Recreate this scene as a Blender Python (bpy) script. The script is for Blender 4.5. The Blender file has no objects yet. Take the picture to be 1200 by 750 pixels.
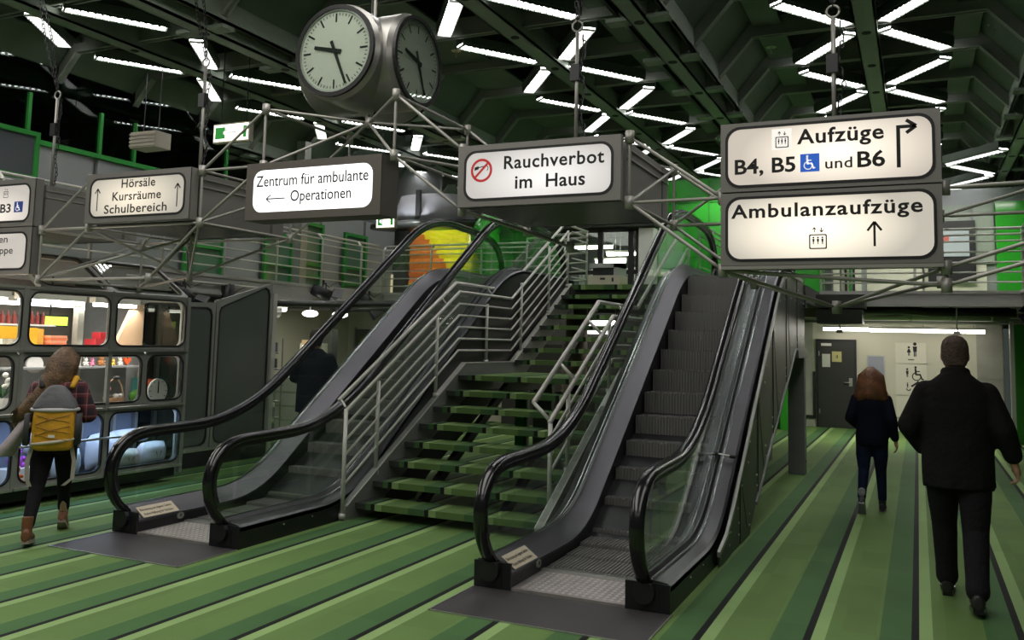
import bpy, math, random
from mathutils import Vector, Matrix
rnd = random.Random(7)
R = math.radians
SC = bpy.context.scene
COL = SC.collection

# ------------------------------------------------------------------ camera, world, big lights, exposure
EYE = 1.72
def make_camera():
    yaw, pit, rol = R(24.6326), R(5.5671), R(1.2897)
    cy, sy, cp, sp = math.cos(yaw), math.sin(yaw), math.cos(pit), math.sin(pit)
    fw = Vector((-sy*cp, cy*cp, sp)); rt = Vector((cy, sy, 0)); up = rt.cross(fw)
    r2 = rt*math.cos(rol) + up*math.sin(rol); u2 = -rt*math.sin(rol) + up*math.cos(rol)
    cd = bpy.data.cameras.new('camera'); co = bpy.data.objects.new('camera', cd); COL.objects.link(co)
    m = Matrix((r2, u2, -fw)).transposed().to_4x4(); m.translation = Vector((0, 0, EYE))
    co.matrix_world = m
    cd.sensor_width = 36; cd.lens = 1038/1200*36; cd.shift_y = -75/1200
    cd.clip_start = 0.05; cd.clip_end = 200
    SC.camera = co
make_camera()
w = bpy.data.worlds.new('world'); SC.world = w; w.use_nodes = True
w.node_tree.nodes['Background'].inputs[0].default_value = (0.75, 0.9, 0.78, 1)
w.node_tree.nodes['Background'].inputs[1].default_value = 0.05
SC.view_settings.view_transform = 'Standard'; SC.view_settings.look = 'None'
SC.view_settings.gamma = 1; SC.view_settings.exposure = 0.0
SC.cycles.max_bounces = 8; SC.cycles.transparent_max_bounces = 16
SC.cycles.sample_clamp_indirect = 6

def area(name, loc, size, energy, color=(1, 1, 1), rot=(0, 0, 0)):
    l = bpy.data.lights.new(name, 'AREA'); l.shape = 'RECTANGLE'; l.size, l.size_y = size
    l.energy = energy; l.color = color
    o = bpy.data.objects.new(name, l); COL.objects.link(o); o.location = loc; o.rotation_euler = rot
    return o
# rows of ceiling tubes that hang over the hall behind and beside the camera
area('ceiling_tubes_overhead', (-0.5, 2.2, 5.6), (2, 8), 125, (1, .97, .92))
area('ceiling_tubes_overhead_left', (-4.6, 2.6, 5.6), (2, 8), 190, (1, .97, .92))
area('ceiling_tubes_far_left', (-9.6, 3.0, 5.6), (2, 7), 170, (1, .97, .92))
area('ceiling_tubes_behind', (-3.0, -4.0, 5.6), (8, 3), 60, (1, .97, .92))
# spots over the back of the upper floor that wash the painted walls
def spot(name, loc, target, energy, color, angle=70, blend=.6, size=.05):
    l = bpy.data.lights.new(name, 'SPOT'); l.energy = energy; l.color = color; l.spot_size = R(angle); l.spot_blend = blend
    l.shadow_soft_size = size
    o = bpy.data.objects.new(name, l); COL.objects.link(o); o.location = loc
    o.rotation_euler = (Vector(target)-Vector(loc)).to_track_quat('-Z', 'Y').to_euler(); return o
spot('wall_washer_yellow', (-9.1, 15.2, 3.98), (-9.15, 16.5, 3.3), 90, (1, .95, .75), 100)
spot('wall_washer_green', (-3.4, 15.9, 4.75), (-3.5, 16.5, 3.2), 45, (.95, 1, .9), 110)
spot('wall_washer_green', (-6.9, 15.2, 4.6), (-7.6, 16.2, 3.6), 30, (.95, 1, .9), 80)
spot('canopy_washer', (-9.4, 15.0, 3.9), (-9.6, 15.8, 4.6), 40, (.9, .93, 1), 90)
area('tubes_under_gallery', (-0.5, 18.5, 2.25), (2.6, .3), 75, (1, .96, .86))
area('tubes_under_gallery_up', (-0.3, 18.0, 2.12), (3.2, 2.6), 14, (1, .96, .86), (math.pi, 0, 0))
area('tubes_under_left_deck', (-10.4, 13.6, 2.25), (1.0, 3.0), 40, (1, .97, .86))
area('tubes_under_landing', (-5.6, 15.5, 2.25), (3.0, .4), 18, (1, .97, .86))
area('tubes_over_upper_floor', (-5.5, 17.6, 3.9), (2.6, .3), 10, (1, .97, .9))
area('tubes_over_right_gallery', (0.4, 16.6, 4.5), (2.6, .3), 45, (1, .97, .88))

# ------------------------------------------------------------------ materials
MATS = {}
def mat(name, col, rough=.6, metal=0., emit=0., ecol=None, alpha=1., trans=0., bump=0., bscale=20., vary=0., vscale=4., coat=0., spec=None):
    if name in MATS: return MATS[name]
    m = bpy.data.materials.new(name); m.use_nodes = True; nt = m.node_tree; b = nt.nodes['Principled BSDF']
    b.inputs['Base Color'].default_value = (*col, 1); b.inputs['Roughness'].default_value = rough
    b.inputs['Metallic'].default_value = metal
    if spec is not None: b.inputs['Specular IOR Level'].default_value = spec
    if emit: b.inputs['Emission Color'].default_value = (*(ecol or col), 1); b.inputs['Emission Strength'].default_value = emit
    if alpha < 1: b.inputs['Alpha'].default_value = alpha
    if trans: b.inputs['Transmission Weight'].default_value = trans
    if coat: b.inputs['Coat Weight'].default_value = coat; b.inputs['Coat Roughness'].default_value = .1
    if bump or vary:
        tc = nt.nodes.new('ShaderNodeTexCoord')
    if bump:
        n = nt.nodes.new('ShaderNodeTexNoise'); n.inputs['Scale'].default_value = bscale; n.inputs['Detail'].default_value = 4
        nt.links.new(tc.outputs['Object'], n.inputs['Vector'])
        bp = nt.nodes.new('ShaderNodeBump'); bp.inputs['Strength'].default_value = bump; bp.inputs['Distance'].default_value = .02
        nt.links.new(n.outputs['Fac'], bp.inputs['Height']); nt.links.new(bp.outputs['Normal'], b.inputs['Normal'])
    if vary:
        n = nt.nodes.new('ShaderNodeTexNoise'); n.inputs['Scale'].default_value = vscale; n.inputs['Detail'].default_value = 5
        nt.links.new(tc.outputs['Object'], n.inputs['Vector'])
        r = nt.nodes.new('ShaderNodeValToRGB')
        r.color_ramp.elements[0].position = .3; r.color_ramp.elements[1].position = .7
        r.color_ramp.elements[0].color = (*[max(0, c*(1-vary)) for c in col], 1)
        r.color_ramp.elements[1].color = (*[min(1, c*(1+vary)) for c in col], 1)
        nt.links.new(n.outputs['Fac'], r.inputs['Fac']); nt.links.new(r.outputs['Color'], b.inputs['Base Color'])
    MATS[name] = m; return m

STRIPE = .5887; X0 = -.05-.021
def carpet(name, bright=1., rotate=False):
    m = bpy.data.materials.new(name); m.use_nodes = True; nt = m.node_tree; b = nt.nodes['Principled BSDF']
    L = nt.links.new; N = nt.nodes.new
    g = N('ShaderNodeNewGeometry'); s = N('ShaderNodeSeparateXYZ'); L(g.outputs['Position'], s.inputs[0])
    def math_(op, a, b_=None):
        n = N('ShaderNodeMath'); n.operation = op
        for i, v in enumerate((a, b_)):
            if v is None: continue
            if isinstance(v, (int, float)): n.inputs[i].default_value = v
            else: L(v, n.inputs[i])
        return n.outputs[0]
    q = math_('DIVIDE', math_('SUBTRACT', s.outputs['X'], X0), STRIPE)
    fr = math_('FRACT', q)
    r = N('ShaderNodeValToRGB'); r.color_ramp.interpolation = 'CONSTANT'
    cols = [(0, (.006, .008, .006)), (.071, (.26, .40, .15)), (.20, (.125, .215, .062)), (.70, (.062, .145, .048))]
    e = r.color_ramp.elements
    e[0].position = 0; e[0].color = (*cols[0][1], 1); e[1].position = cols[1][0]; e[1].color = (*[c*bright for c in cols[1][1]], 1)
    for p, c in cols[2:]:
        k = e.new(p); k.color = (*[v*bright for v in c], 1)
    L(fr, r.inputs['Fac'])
    # faint shade from tile to tile along each strip, and the pile
    cx = math_('FLOOR', q); cyy = math_('FLOOR', math_('DIVIDE', s.outputs['Y'], .6)); cs = math_('FLOOR', math_('MULTIPLY', fr, 3))
    cb = N('ShaderNodeCombineXYZ'); L(cx, cb.inputs[0]); L(cyy, cb.inputs[1]); L(cs, cb.inputs[2])
    wn = N('ShaderNodeTexWhiteNoise'); L(cb.outputs[0], wn.inputs['Vector'])
    nz = N('ShaderNodeTexNoise'); nz.inputs['Scale'].default_value = 1.2; nz.inputs['Detail'].default_value = 6; L(g.outputs['Position'], nz.inputs['Vector'])
    nf = N('ShaderNodeTexNoise'); nf.inputs['Scale'].default_value = 180; L(g.outputs['Position'], nf.inputs['Vector'])
    v = math_('ADD', math_('MULTIPLY', wn.outputs['Value'], .14), math_('ADD', math_('MULTIPLY', nz.outputs['Fac'], .35), math_('MULTIPLY', nf.outputs['Fac'], .25)))
    v = math_('ADD', v, .62)
    mx = N('ShaderNodeVectorMath'); mx.operation = 'SCALE'; L(r.outputs['Color'], mx.inputs[0]); L(v, mx.inputs['Scale'])
    L(mx.outputs[0], b.inputs['Base Color'])
    b.inputs['Roughness'].default_value = .8; b.inputs['Specular IOR Level'].default_value = .25
    bp = N('ShaderNodeBump'); bp.inputs['Strength'].default_value = .3; bp.inputs['Distance'].default_value = .004
    L(nf.outputs['Fac'], bp.inputs['Height']); L(bp.outputs['Normal'], b.inputs['Normal'])
    return m
M_floor = carpet('green_striped_carpet')
M_treadcarpet = carpet('shaded_stair_carpet', .72)  # same carpet as the floor, shade on the stairs darkened into its colour
M_truss = mat('satin_truss_metal', (.36, .345, .315), .40, .4)
M_signbox = mat('sign_housing_metal', (.22, .21, .195), .5, .4)
M_signbrown = mat('brown_grey_sign_housing', (.13, .115, .10), .55, .35)
M_black = mat('black_plastic', (.012, .012, .013), .45)
M_gasket = mat('black_gasket', (.008, .008, .008), .5)
M_rubber = mat('black_handrail_rubber', (.007, .007, .008), .17, 0, spec=.6)
M_rail = mat('handrail_guide_metal', (.35, .35, .36), .25, .95)
M_deck = mat('dark_polished_deck', (.085, .083, .092), .34, .8)
M_deckhi = mat('bright_deck_moulding', (.40, .40, .41), .22, .95)
M_blackpaint = mat('black_painted_steel', (.014, .014, .016), .42, .2)
M_clad = mat('dark_cladding_sheet', (.07, .073, .068), .38, .55, vary=.15, vscale=2)
M_step = mat('escalator_step_aluminium', (.17, .163, .158), .5, .2)
M_steel = mat('brushed_steel', (.50, .50, .47), .35, .85)
M_railpaint = mat('grey_painted_railing', (.56, .55, .51), .40, .25)
M_stringer = mat('grey_painted_stringer', (.22, .23, .21), .5, .3)
M_bolt = mat('zinc_bolt', (.65, .65, .6), .3, .9)
M_white = mat('white_paint', (.75, .74, .70), .6)
M_green = mat('green_painted_frame', (.025, .25, .04), .4)
M_greenwall = mat('gloss_green_wall', (.03, .34, .025), .18, coat=.4)
M_greendeep = mat('deep_green_wall', (.02, .22, .02), .4)
M_ribs = mat('dull_green_grey_rib', (.29, .315, .275), .6, .1)
M_rib2 = mat('green_grey_beam', (.26, .31, .25), .6, .1)
M_coffer = mat('dark_coffer_panel', (.09, .115, .09), .7)
M_void = mat('black_ceiling_void', (.02, .024, .02), .8)
M_tube = mat('lit_tube_diffuser', (1, 1, 1), .5, emit=22, ecol=(1, .985, .97))
M_tubewarm = mat('lit_warm_tube', (1, 1, 1), .5, emit=9, ecol=(1, .95, .84))
M_louvre = mat('white_louvre_blade', (.85, .85, .85), .5)
M_greypanel = mat('grey_wall_panel', (.28, .29, .295), .5)
M_concrete = mat('pale_concrete', (.36, .35, .31), .8, vary=.2, vscale=1.5, bump=.1, bscale=8)
M_cream = mat('cream_wall', (.55, .53, .43), .7, vary=.06, vscale=.8)
M_creampanel = mat('lighter_cream_panel', (.64, .62, .52), .6)
M_darkdoor = mat('dark_grey_door', (.028, .028, .026), .5)
M_beam = mat('grey_gallery_beam', (.42, .41, .385), .5, .2)
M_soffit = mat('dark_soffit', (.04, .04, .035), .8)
M_shopframe = mat('grey_kiosk_frame', (.27, .275, .25), .45, .2)
M_shoplip = mat('aluminium_lip', (.55, .55, .5), .35, .8)
M_smoke = None
def glass(name, col=(1, 1, 1), alpha=.12, rough=.02):
    m = bpy.data.materials.new(name); m.use_nodes = True; nt = m.node_tree
    for n in list(nt.nodes):
        if n.type == 'BSDF_PRINCIPLED': nt.nodes.remove(n)
    out = [n for n in nt.nodes if n.type == 'OUTPUT_MATERIAL'][0]
    t = nt.nodes.new('ShaderNodeBsdfTransparent'); t.inputs[0].default_value = (*col, 1)
    g = nt.nodes.new('ShaderNodeBsdfGlossy'); g.inputs['Roughness'].default_value = rough; g.inputs[0].default_value = (.9, .95, .92, 1)
    f = nt.nodes.new('ShaderNodeFresnel'); gb = nt.nodes.new('ShaderNodeNewGeometry'); mr = nt.nodes.new('ShaderNodeMapRange'); mr.inputs[3].default_value = 1.45; mr.inputs[4].default_value = 1/1.45
    nt.links.new(gb.outputs['Backfacing'], mr.inputs[0]); nt.links.new(mr.outputs[0], f.inputs[0])
    mx = nt.nodes.new('ShaderNodeMixShader'); nt.links.new(f.outputs[0], mx.inputs[0])
    nt.links.new(t.outputs[0], mx.inputs[1]); nt.links.new(g.outputs[0], mx.inputs[2]); nt.links.new(mx.outputs[0], out.inputs[0])
    return m
G_clear = glass('clear_glass', (.90, .95, .91))
G_shop = glass('kiosk_glass', (.95, .98, .96))
G_dark = glass('smoked_glass', (.30, .36, .33))

# ------------------------------------------------------------------ mesh builder
OFF = {}
class MB:
    def __init__(s): s.v = []; s.f = []; s.m = []
    def add(s, vs, fs, mi=0):
        k = len(s.v); s.v += [tuple(p) for p in vs]; s.f += [tuple(i+k for i in f) for f in fs]; s.m += [mi]*len(fs); return s
    def box(s, x0, x1, y0, y1, z0, z1, mi=0):
        vs = [(x0, y0, z0), (x1, y0, z0), (x1, y1, z0), (x0, y1, z0), (x0, y0, z1), (x1, y0, z1), (x1, y1, z1), (x0, y1, z1)]
        return s.add(vs, [(0, 3, 2, 1), (4, 5, 6, 7), (0, 1, 5, 4), (1, 2, 6, 5), (2, 3, 7, 6), (3, 0, 4, 7)], mi)
    def hexa(s, b, t, mi=0):
        return s.add(list(b)+list(t), [(0, 3, 2, 1), (4, 5, 6, 7), (0, 1, 5, 4), (1, 2, 6, 5), (2, 3, 7, 6), (3, 0, 4, 7)], mi)
    def loft(s, rings, closed=True, caps=True, mi=0):
        n = len(rings[0]); vs = [p for r in rings for p in r]; fs = []
        for i in range(len(rings)-1):
            for j in range(n if closed else n-1):
                a = i*n+j; b = i*n+(j+1) % n; fs.append((a, b, b+n, a+n))
        if caps and closed: fs.append(tuple(range(n-1, -1, -1))); fs.append(tuple((len(rings)-1)*n+j for j in range(n)))
        return s.add(vs, fs, mi)
    def cyl(s, p, q, r, r2=None, n=8, mi=0, caps=True):
        p = Vector(p); q = Vector(q); d = (q-p)
        if d.length < 1e-6: return s
        d.normalize(); a = d.orthogonal().normalized(); b = d.cross(a); r2 = r if r2 is None else r2
        rings = [[c+(a*math.cos(t)+b*math.sin(t))*rr for t in [2*math.pi*k/n for k in range(n)]] for c, rr in ((p, r), (q, r2))]
        return s.loft(rings, caps=caps, mi=mi)
    def path(s, pts, r, n=8, mi=0, closed=False):
        pts = [Vector(p) for p in pts]; rr = r if isinstance(r, (list, tuple)) else [r]*len(pts)
        rings = []; prev = None
        for i, p in enumerate(pts):
            if i == 0: d = pts[1]-p
            elif i == len(pts)-1: d = p-pts[-2]
            else: d = (p-pts[i-1]).normalized()+(pts[i+1]-p).normalized()
            d.normalize()
            if prev is None: a = d.orthogonal().normalized()
            else:
                a = prev-d*prev.dot(d); a = a.normalized() if a.length > 1e-6 else d.orthogonal().normalized()
            prev = a; b = d.cross(a); k = 1
            if 0 < i < len(pts)-1:
                c = d.dot((pts[i+1]-p).normalized()); k = 1/max(.5, c)
            rings.append([p+(a*math.cos(t)+b*math.sin(t))*rr[i]*(k if k < 1.2 else 1.1) for t in [2*math.pi*j/n for j in range(n)]])
        return s.loft(rings, mi=mi)
    def prism_x(s, poly, x0, x1, mi=0):     # poly in (y,z)
        return s.loft([[(x0, y, z) for y, z in poly], [(x1, y, z) for y, z in poly]], mi=mi)
    def prism_y(s, poly, y0, y1, mi=0):     # poly in (x,z)
        return s.loft([[(x, y0, z) for x, z in poly], [(x, y1, z) for x, z in poly]], mi=mi)
    def prism_z(s, poly, z0, z1, mi=0):
        return s.loft([[(x, y, z0) for x, y in poly], [(x, y, z1) for x, y in poly]], mi=mi)
    def strip(s, A, B, off, mi=0):          # ring plate between closed outlines A and B, thickness vector off
        n = len(A); off = Vector(off); A = [Vector(p) for p in A]; B = [Vector(p) for p in B]
        vs = A+B+[p+off for p in A]+[p+off for p in B]; fs = []
        for i in range(n):
            j = (i+1) % n
            fs += [(i, j, n+j, n+i), (2*n+i, 3*n+i, 3*n+j, 2*n+j), (i, 2*n+i, 2*n+j, j), (n+i, n+j, 3*n+j, 3*n+i)]
        return s.add(vs, fs, mi)
    def ball(s, c, rx, ry=None, rz=None, n=12, m=8, mi=0, rot=None):
        ry = rx if ry is None else ry; rz = rx if rz is None else rz; c = Vector(c); rings = []
        for i in range(m+1):
            a = -math.pi/2+math.pi*i/m; cr = max(.02, math.cos(a))
            ring = [Vector((rx*cr*math.cos(2*math.pi*j/n), ry*cr*math.sin(2*math.pi*j/n), rz*math.sin(a))) for j in range(n)]
            if rot is not None: ring = [rot @ p for p in ring]
            rings.append([c+p for p in ring])
        return s.loft(rings, mi=mi)
    def xf(s, M, start=0):
        s.v[start:] = [tuple(M @ Vector(p)) for p in s.v[start:]]; return s
    def build(s, name, mats, parent=None, smooth=False, origin=None):
        o_ = Vector(OFF.get(parent, (0, 0, 0))) if parent is not None else Vector(origin or (0, 0, 0))
        me = bpy.data.meshes.new(name)
        me.from_pydata([(x-o_.x, y-o_.y, z-o_.z) for x, y, z in s.v], [], s.f)
        for m in (mats if isinstance(mats, (list, tuple)) else [mats]): me.materials.append(m)
        if any(s.m): me.polygons.foreach_set('material_index', s.m)
        if smooth: me.polygons.foreach_set('use_smooth', [True]*len(me.polygons))
        me.update()
        o = bpy.data.objects.new(name, me); COL.objects.link(o)
        if parent is not None:
            o.parent = parent; OFF[o] = OFF.get(parent, (0, 0, 0))
        else: o.location = o_; OFF[o] = tuple(o_)
        return o
def edge_split(o, ang=35):
    m = o.modifiers.new('es', 'EDGE_SPLIT'); m.split_angle = R(ang); return o
def thing(name, label, cat, loc=(0, 0, 0), group=None):
    o = bpy.data.objects.new(name, None); COL.objects.link(o); o.location = loc; o.empty_display_size = .1
    o['label'] = label; o['category'] = cat
    if group: o['group'] = group
    OFF[o] = tuple(loc); return o
def tag(o, label, cat, group=None, kind=None):
    if label: o['label'] = label
    if cat: o['category'] = cat
    if group: o['group'] = group
    if kind: o['kind'] = kind
    return o
def struct(name, mb, m, origin=None, smooth=False):
    o = mb.build(name, m, origin=origin, smooth=smooth); o['kind'] = 'structure'; return o
def stuff(o): o['kind'] = 'stuff'; return o
def copy_tree(o, parent=None):
    c = o.copy(); COL.objects.link(c)
    if parent is not None: c.parent = parent
    for ch in [x for x in bpy.data.objects if x.parent == o]: copy_tree(ch, c)
    return c
CH = {}
def copy_thing(root, loc, rotz=0, label=None, group=None):
    kids = CH.get(root)
    if kids is None:
        kids = [(c, list(c.children)) for c in root.children]; CH[root] = kids
    r = root.copy(); COL.objects.link(r); r.location = loc; r.rotation_euler = (0, 0, rotz)
    if label: r['label'] = label
    if group: r['group'] = group
    for c, gs in kids:
        d = c.copy(); COL.objects.link(d); d.parent = r
        for g in gs:
            e = g.copy(); COL.objects.link(e); e.parent = d
    return r

def rr(x0, x1, z0, z1, r, n=5):
    pts = []
    for cx, cz, a0 in ((x1-r, z1-r, 0), (x0+r, z1-r, 90), (x0+r, z0+r, 180), (x1-r, z0+r, 270)):
        for k in range(n+1):
            a = R(a0+90*k/n); pts.append((cx+r*math.cos(a), cz+r*math.sin(a)))
    return pts
def rect_match(x0, x1, z0, z1, inner, r, n=5):
    # outline of a rectangle with as many points as rr() gives, for a plate with a rounded hole
    ix0 = min(p[0] for p in inner); ix1 = max(p[0] for p in inner); iz0 = min(p[1] for p in inner); iz1 = max(p[1] for p in inner)
    pts = []
    cs = [(x1, z1, (x1, iz1-r), (ix1-r, z1)), (x0, z1, (ix0+r, z1), (x0, iz1-r)), (x0, z0, (x0, iz0+r), (ix0+r, z0)), (x1, z0, (ix1-r, z0), (x1, iz0+r))]
    for cx, cz, a, b in cs:
        for k in range(n+1):
            t = k/n*2
            if t <= 1: pts.append((a[0]+(cx-a[0])*t, a[1]+(cz-a[1])*t))
            else: pts.append((cx+(b[0]-cx)*(t-1), cz+(b[1]-cz)*(t-1)))
    return pts

# ------------------------------------------------------------------ text
TXT = {}
def text_geo(s, bold=.0, spacing=1.):
    key = (s, bold, spacing)
    if key in TXT: return TXT[key]
    cu = bpy.data.curves.new('t', 'FONT'); cu.body = s; cu.size = 1; cu.offset = bold; cu.space_character = spacing; cu.resolution_u = 3
    o = bpy.data.objects.new('t', cu); COL.objects.link(o)
    dg = bpy.context.evaluated_depsgraph_get(); me = bpy.data.meshes.new_from_object(o.evaluated_get(dg))
    v = [tuple(p.co) for p in me.vertices]; f = [tuple(p.vertices) for p in me.polygons]
    bpy.data.objects.remove(o); bpy.data.meshes.remove(me); bpy.data.curves.remove(cu)
    x0 = min(p[0] for p in v); x1 = max(p[0] for p in v)
    TXT[key] = ([(p[0]-x0, p[1]) for p in v], f, x1-x0); return TXT[key]
CAPH = []
def put_text(mb, s, origin, right, up, width, cap, bold=.0, spacing=1., slant=0, mi=0):
    """left baseline at origin; scaled to width, capital height cap"""
    v, f, w_ = text_geo(s, bold, spacing); right = Vector(right); up = Vector(up); o = Vector(origin)
    
    if not CAPH: CAPH.append(max(p[1] for p in text_geo('H', 0, 1.)[0]))
    sx = width/w_; sz = cap/CAPH[0]
    mb.add([o+right*(x*sx+slant*y*sz)+up*(y*sz) for x, y in v], f, mi)

# ================================================================== FLOOR, DECKS, WALLS
F = MB().box(-16, 6, -6, 24, -.1, 0); struct('floor', F, M_floor)
# upper decks: slabs and their edge beams
D = MB().box(-14, -9.78, -2, 15.0, 2.37, 2.62).box(-14, 6, 15.08, 24, 2.46, 2.62).box(-6.6, -1.42, 13.15, 15.08, 2.37, 2.62)
D.box(1.5, 6, 4, 15.08, 2.37, 2.62)
struct('floor_upper', D, [M_soffit])
DC = MB().box(-13.9, -9.8, -2, 15, 2.62, 2.63).box(-13.9, 5.9, 15.1, 22, 2.62, 2.63).box(-6.55, -1.45, 13.05, 15.1, 2.62, 2.63)
struct('floor_upper_carpet', DC, M_floor)
def beam_y(name, x, y0, y1, side, label=None):
    b = MB().box(x-.04, x+.04, y0, y1, 2.36, 2.64).box(x-.07, x+.07, y0, y1, 2.60, 2.65).box(x-.08, x+.08, y0, y1, 2.34, 2.37)
    o = struct(name, b, M_beam)
    k = 0; y = y0+.6
    while y < y1:
        bb = MB()
        for dz in (2.43, 2.54): bb.cyl((x+side*.04, y, dz), (x+side*.055, y, dz), .012, n=6)
        stuff(bb.build('bolt', M_bolt, o)); y += 1.23; k += 1
    return o
beam_y('trim_1', -9.72, -2, 15.0, 1)
b = MB().box(-1.42, 1.46, 15.0, 15.08, 2.42, 2.64).box(-1.42, 1.46, 14.97, 15.11, 2.60, 2.65).box(-1.42, 1.46, 14.96, 15.12, 2.41, 2.44); struct('trim_2', b, M_beam)
b = MB().box(-9.72, -6.6, 15.0, 15.08, 2.36, 2.64).box(-9.72, -6.6, 14.97, 15.11, 2.60, 2.65); struct('trim_3', b, M_beam)
beam_y('trim_4', 1.46, 4, 15.08, -1)
b = MB().box(-6.6, -1.42, 13.03, 13.15, 2.30, 2.61); struct('trim_5', b, M_soffit)

# lower back wall with door (right), green wall under the escalator, pale room (left)
YB = 21.14
W = MB().box(-2.16, 1.12, YB, YB+.1, 0, 2.34); struct('wall_back', W, M_cream)
struct('lintel_back', MB().box(-3, 6, YB-.02, YB+.1, 2.34, 2.47), M_soffit)
W = MB().box(-2.95, -2.16, YB-.02, YB+.1, 0, 2.34); struct('wall_back_left_pier', W, M_concrete)
wb = MB()
wbl = struct('wall_back_right_pier', MB().box(1.12, 1.62, YB-.03, YB+.1, 0, 2.34), M_concrete)
for k in range(4):
    for j in range(1):
        MB().box(1.14, 1.60, YB-.05, YB-.03, .03+.58*k, .59+.58*k).build('concrete_block', M_concrete, wbl)
struct('baseboard_back', MB().box(-1.2, 1.12, YB-.03, YB, 0, .10).box(-1.2, 1.12, YB-.035, YB-.02, .10, .13, 0), M_white)
struct('trim_6', MB().box(-1.2, 1.12, YB-.04, YB, .13, .20), M_blackpaint)
# black L shaped buffer rail on the pier left of the door
o = MB().box(-2.16, -2.11, YB-.06, YB-.02, .22, 1.22).box(-2.62, -2.11, YB-.06, YB-.02, .18, .25).build('buffer_rail', M_black, origin=(-2.3, YB, .2))
tag(o, 'black L-shaped buffer rail on the wall left of the dark door', 'rail')
struct('wall_green_lower', MB().box(-4.2, -2.55, 19.9, 20.0, 0, 2.36), M_greendeep)
struct('wall_green_lower_edge', MB().box(-2.70, -2.55, 19.8, YB, 0, 2.36), mat('mid_green', (.04, .36, .03), .4))
struct('wall_left_lower', MB().box(-14.0, -13.9, 8, 18, 0, 2.36), M_cream)
struct('wall_back_lower', MB().box(-14, -8.1, 17.6, 17.7, 0, 2.36), M_cream)
struct('wall_back_lower_shade', MB().box(-8.1, -4.2, 17.3, 17.4, 0, 2.36), M_soffit)  # back wall continued in near black, its colour standing in for shade behind the stairs
struct('wall_right_lower', MB().box(5.9, 6.0, 4, 22, 0, 5.8), M_greypanel)
# right-hand green panel wall and glazing under the right gallery
struct('wall_right_green', MB().box(1.68, 2.2, 19.6, 19.7, 0, 2.34), mat('panel_green', (.05, .30, .03), .35))
struct('trim_7', MB().box(1.60, 1.67, 19.4, 19.55, 0, 2.36).box(2.05, 2.10, 19.4, 19.5, 0, 2.36), M_steel)
struct('wall_right_back', MB().box(2.2, 6, 19.6, 19.7, 0, 2.34), M_greypanel)

# door in the back wall
dr = MB().box(-2.06, -1.27, YB-.05, YB-.005, 0, 1.92).build('door_1', M_darkdoor); dr['kind'] = 'structure'
MB().strip([(-2.09, YB-.07, 0), (-2.09, YB-.07, 1.95), (-1.24, YB-.07, 1.95), (-1.24, YB-.07, 0)], [(-2.04, YB-.07, 0.001), (-2.04, YB-.07, 1.90), (-1.29, YB-.07, 1.90), (-1.29, YB-.07, 0.001)], (0, .06, 0)).build('door_frame', M_black, dr)
MB().box(-1.40, -1.33, YB-.08, YB-.05, .92, 1.10).cyl((-1.37, YB-.11, 1.0), (-1.50, YB-.11, 1.0), .012, n=8).cyl((-1.37, YB-.05, 1.0), (-1.37, YB-.12, 1.0), .012, n=8).build('door_handle', M_steel, dr)
MB().box(-1.98, -1.76, YB-.06, YB-.05, 1.80, 1.86).build('name_plate', M_white, dr)
MB().box(-1.96, -1.79, YB-.06, YB-.05, 1.33, 1.62).build('paper_notice', mat('paper', (.6, .6, .55), .8), dr)
nt_ = MB().box(-1.75, -1.55, YB-.06, YB-.05, 1.45, 1.68).build('yellow_notice', mat('yellow_notice', (.55, .50, .22), .7), dr)
MB().box(-1.665, -1.655, YB-.065, YB-.06, 1.53, 1.60).box(-1.645, -1.63, YB-.065, YB-.06, 1.53, 1.60).build('notice_print', M_black, nt_)
MB().box(-2.035, -2.015, YB-.08, YB-.05, 1.58, 1.68).build('hinge', M_steel, dr)
MB().box(-2.035, -2.015, YB-.08, YB-.05, .30, .40).build('hinge', M_steel, dr)
# framed poster
pf = thing('framed_notice', 'small grey framed notice on cream wall right of the dark door', 'notice', (-.85, YB, 1.1))
MB().strip([(-1.03, YB-.03, 1.10), (-1.03, YB-.03, 1.62), (-.66, YB-.03, 1.62), (-.66, YB-.03, 1.10)], [(-1.0, YB-.03, 1.13), (-1.0, YB-.03, 1.59), (-.69, YB-.03, 1.59), (-.69, YB-.03, 1.13)], (0, .03, 0)).build('frame', M_steel, pf)
MB().box(-1.0, -.69, YB-.02, YB-.01, 1.13, 1.59).build('sheet', mat('blue_grey_sheet', (.30, .31, .38), .7), pf)

# pictogram boards on the back wall
def fig(mb, x, z, s, y, skirt=False):
    mb.add([(x+math.cos(a)*.09*s, y, z+.52*s+math.sin(a)*.09*s) for a in [k*math.pi/4 for k in range(8)]], [tuple(range(8))])
    if skirt: mb.add([(x-.06*s, y, z+.40*s), (x+.06*s, y, z+.40*s), (x+.15*s, y, z+.12*s), (x-.15*s, y, z+.12*s)], [(0, 1, 2, 3)])
    else: mb.add([(x-.10*s, y, z+.40*s), (x+.10*s, y, z+.40*s), (x+.08*s, y, z+.12*s), (x-.08*s, y, z+.12*s)], [(0, 1, 2, 3)])
    mb.add([(x-.06*s, y, z+.12*s), (x-.01*s, y, z+.12*s), (x-.01*s, y, z-.12*s), (x-.06*s, y, z-.12*s)], [(0, 1, 2, 3)])
    mb.add([(x+.01*s, y, z+.12*s), (x+.06*s, y, z+.12*s), (x+.06*s, y, z-.12*s), (x+.01*s, y, z-.12*s)], [(0, 1, 2, 3)])
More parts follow.
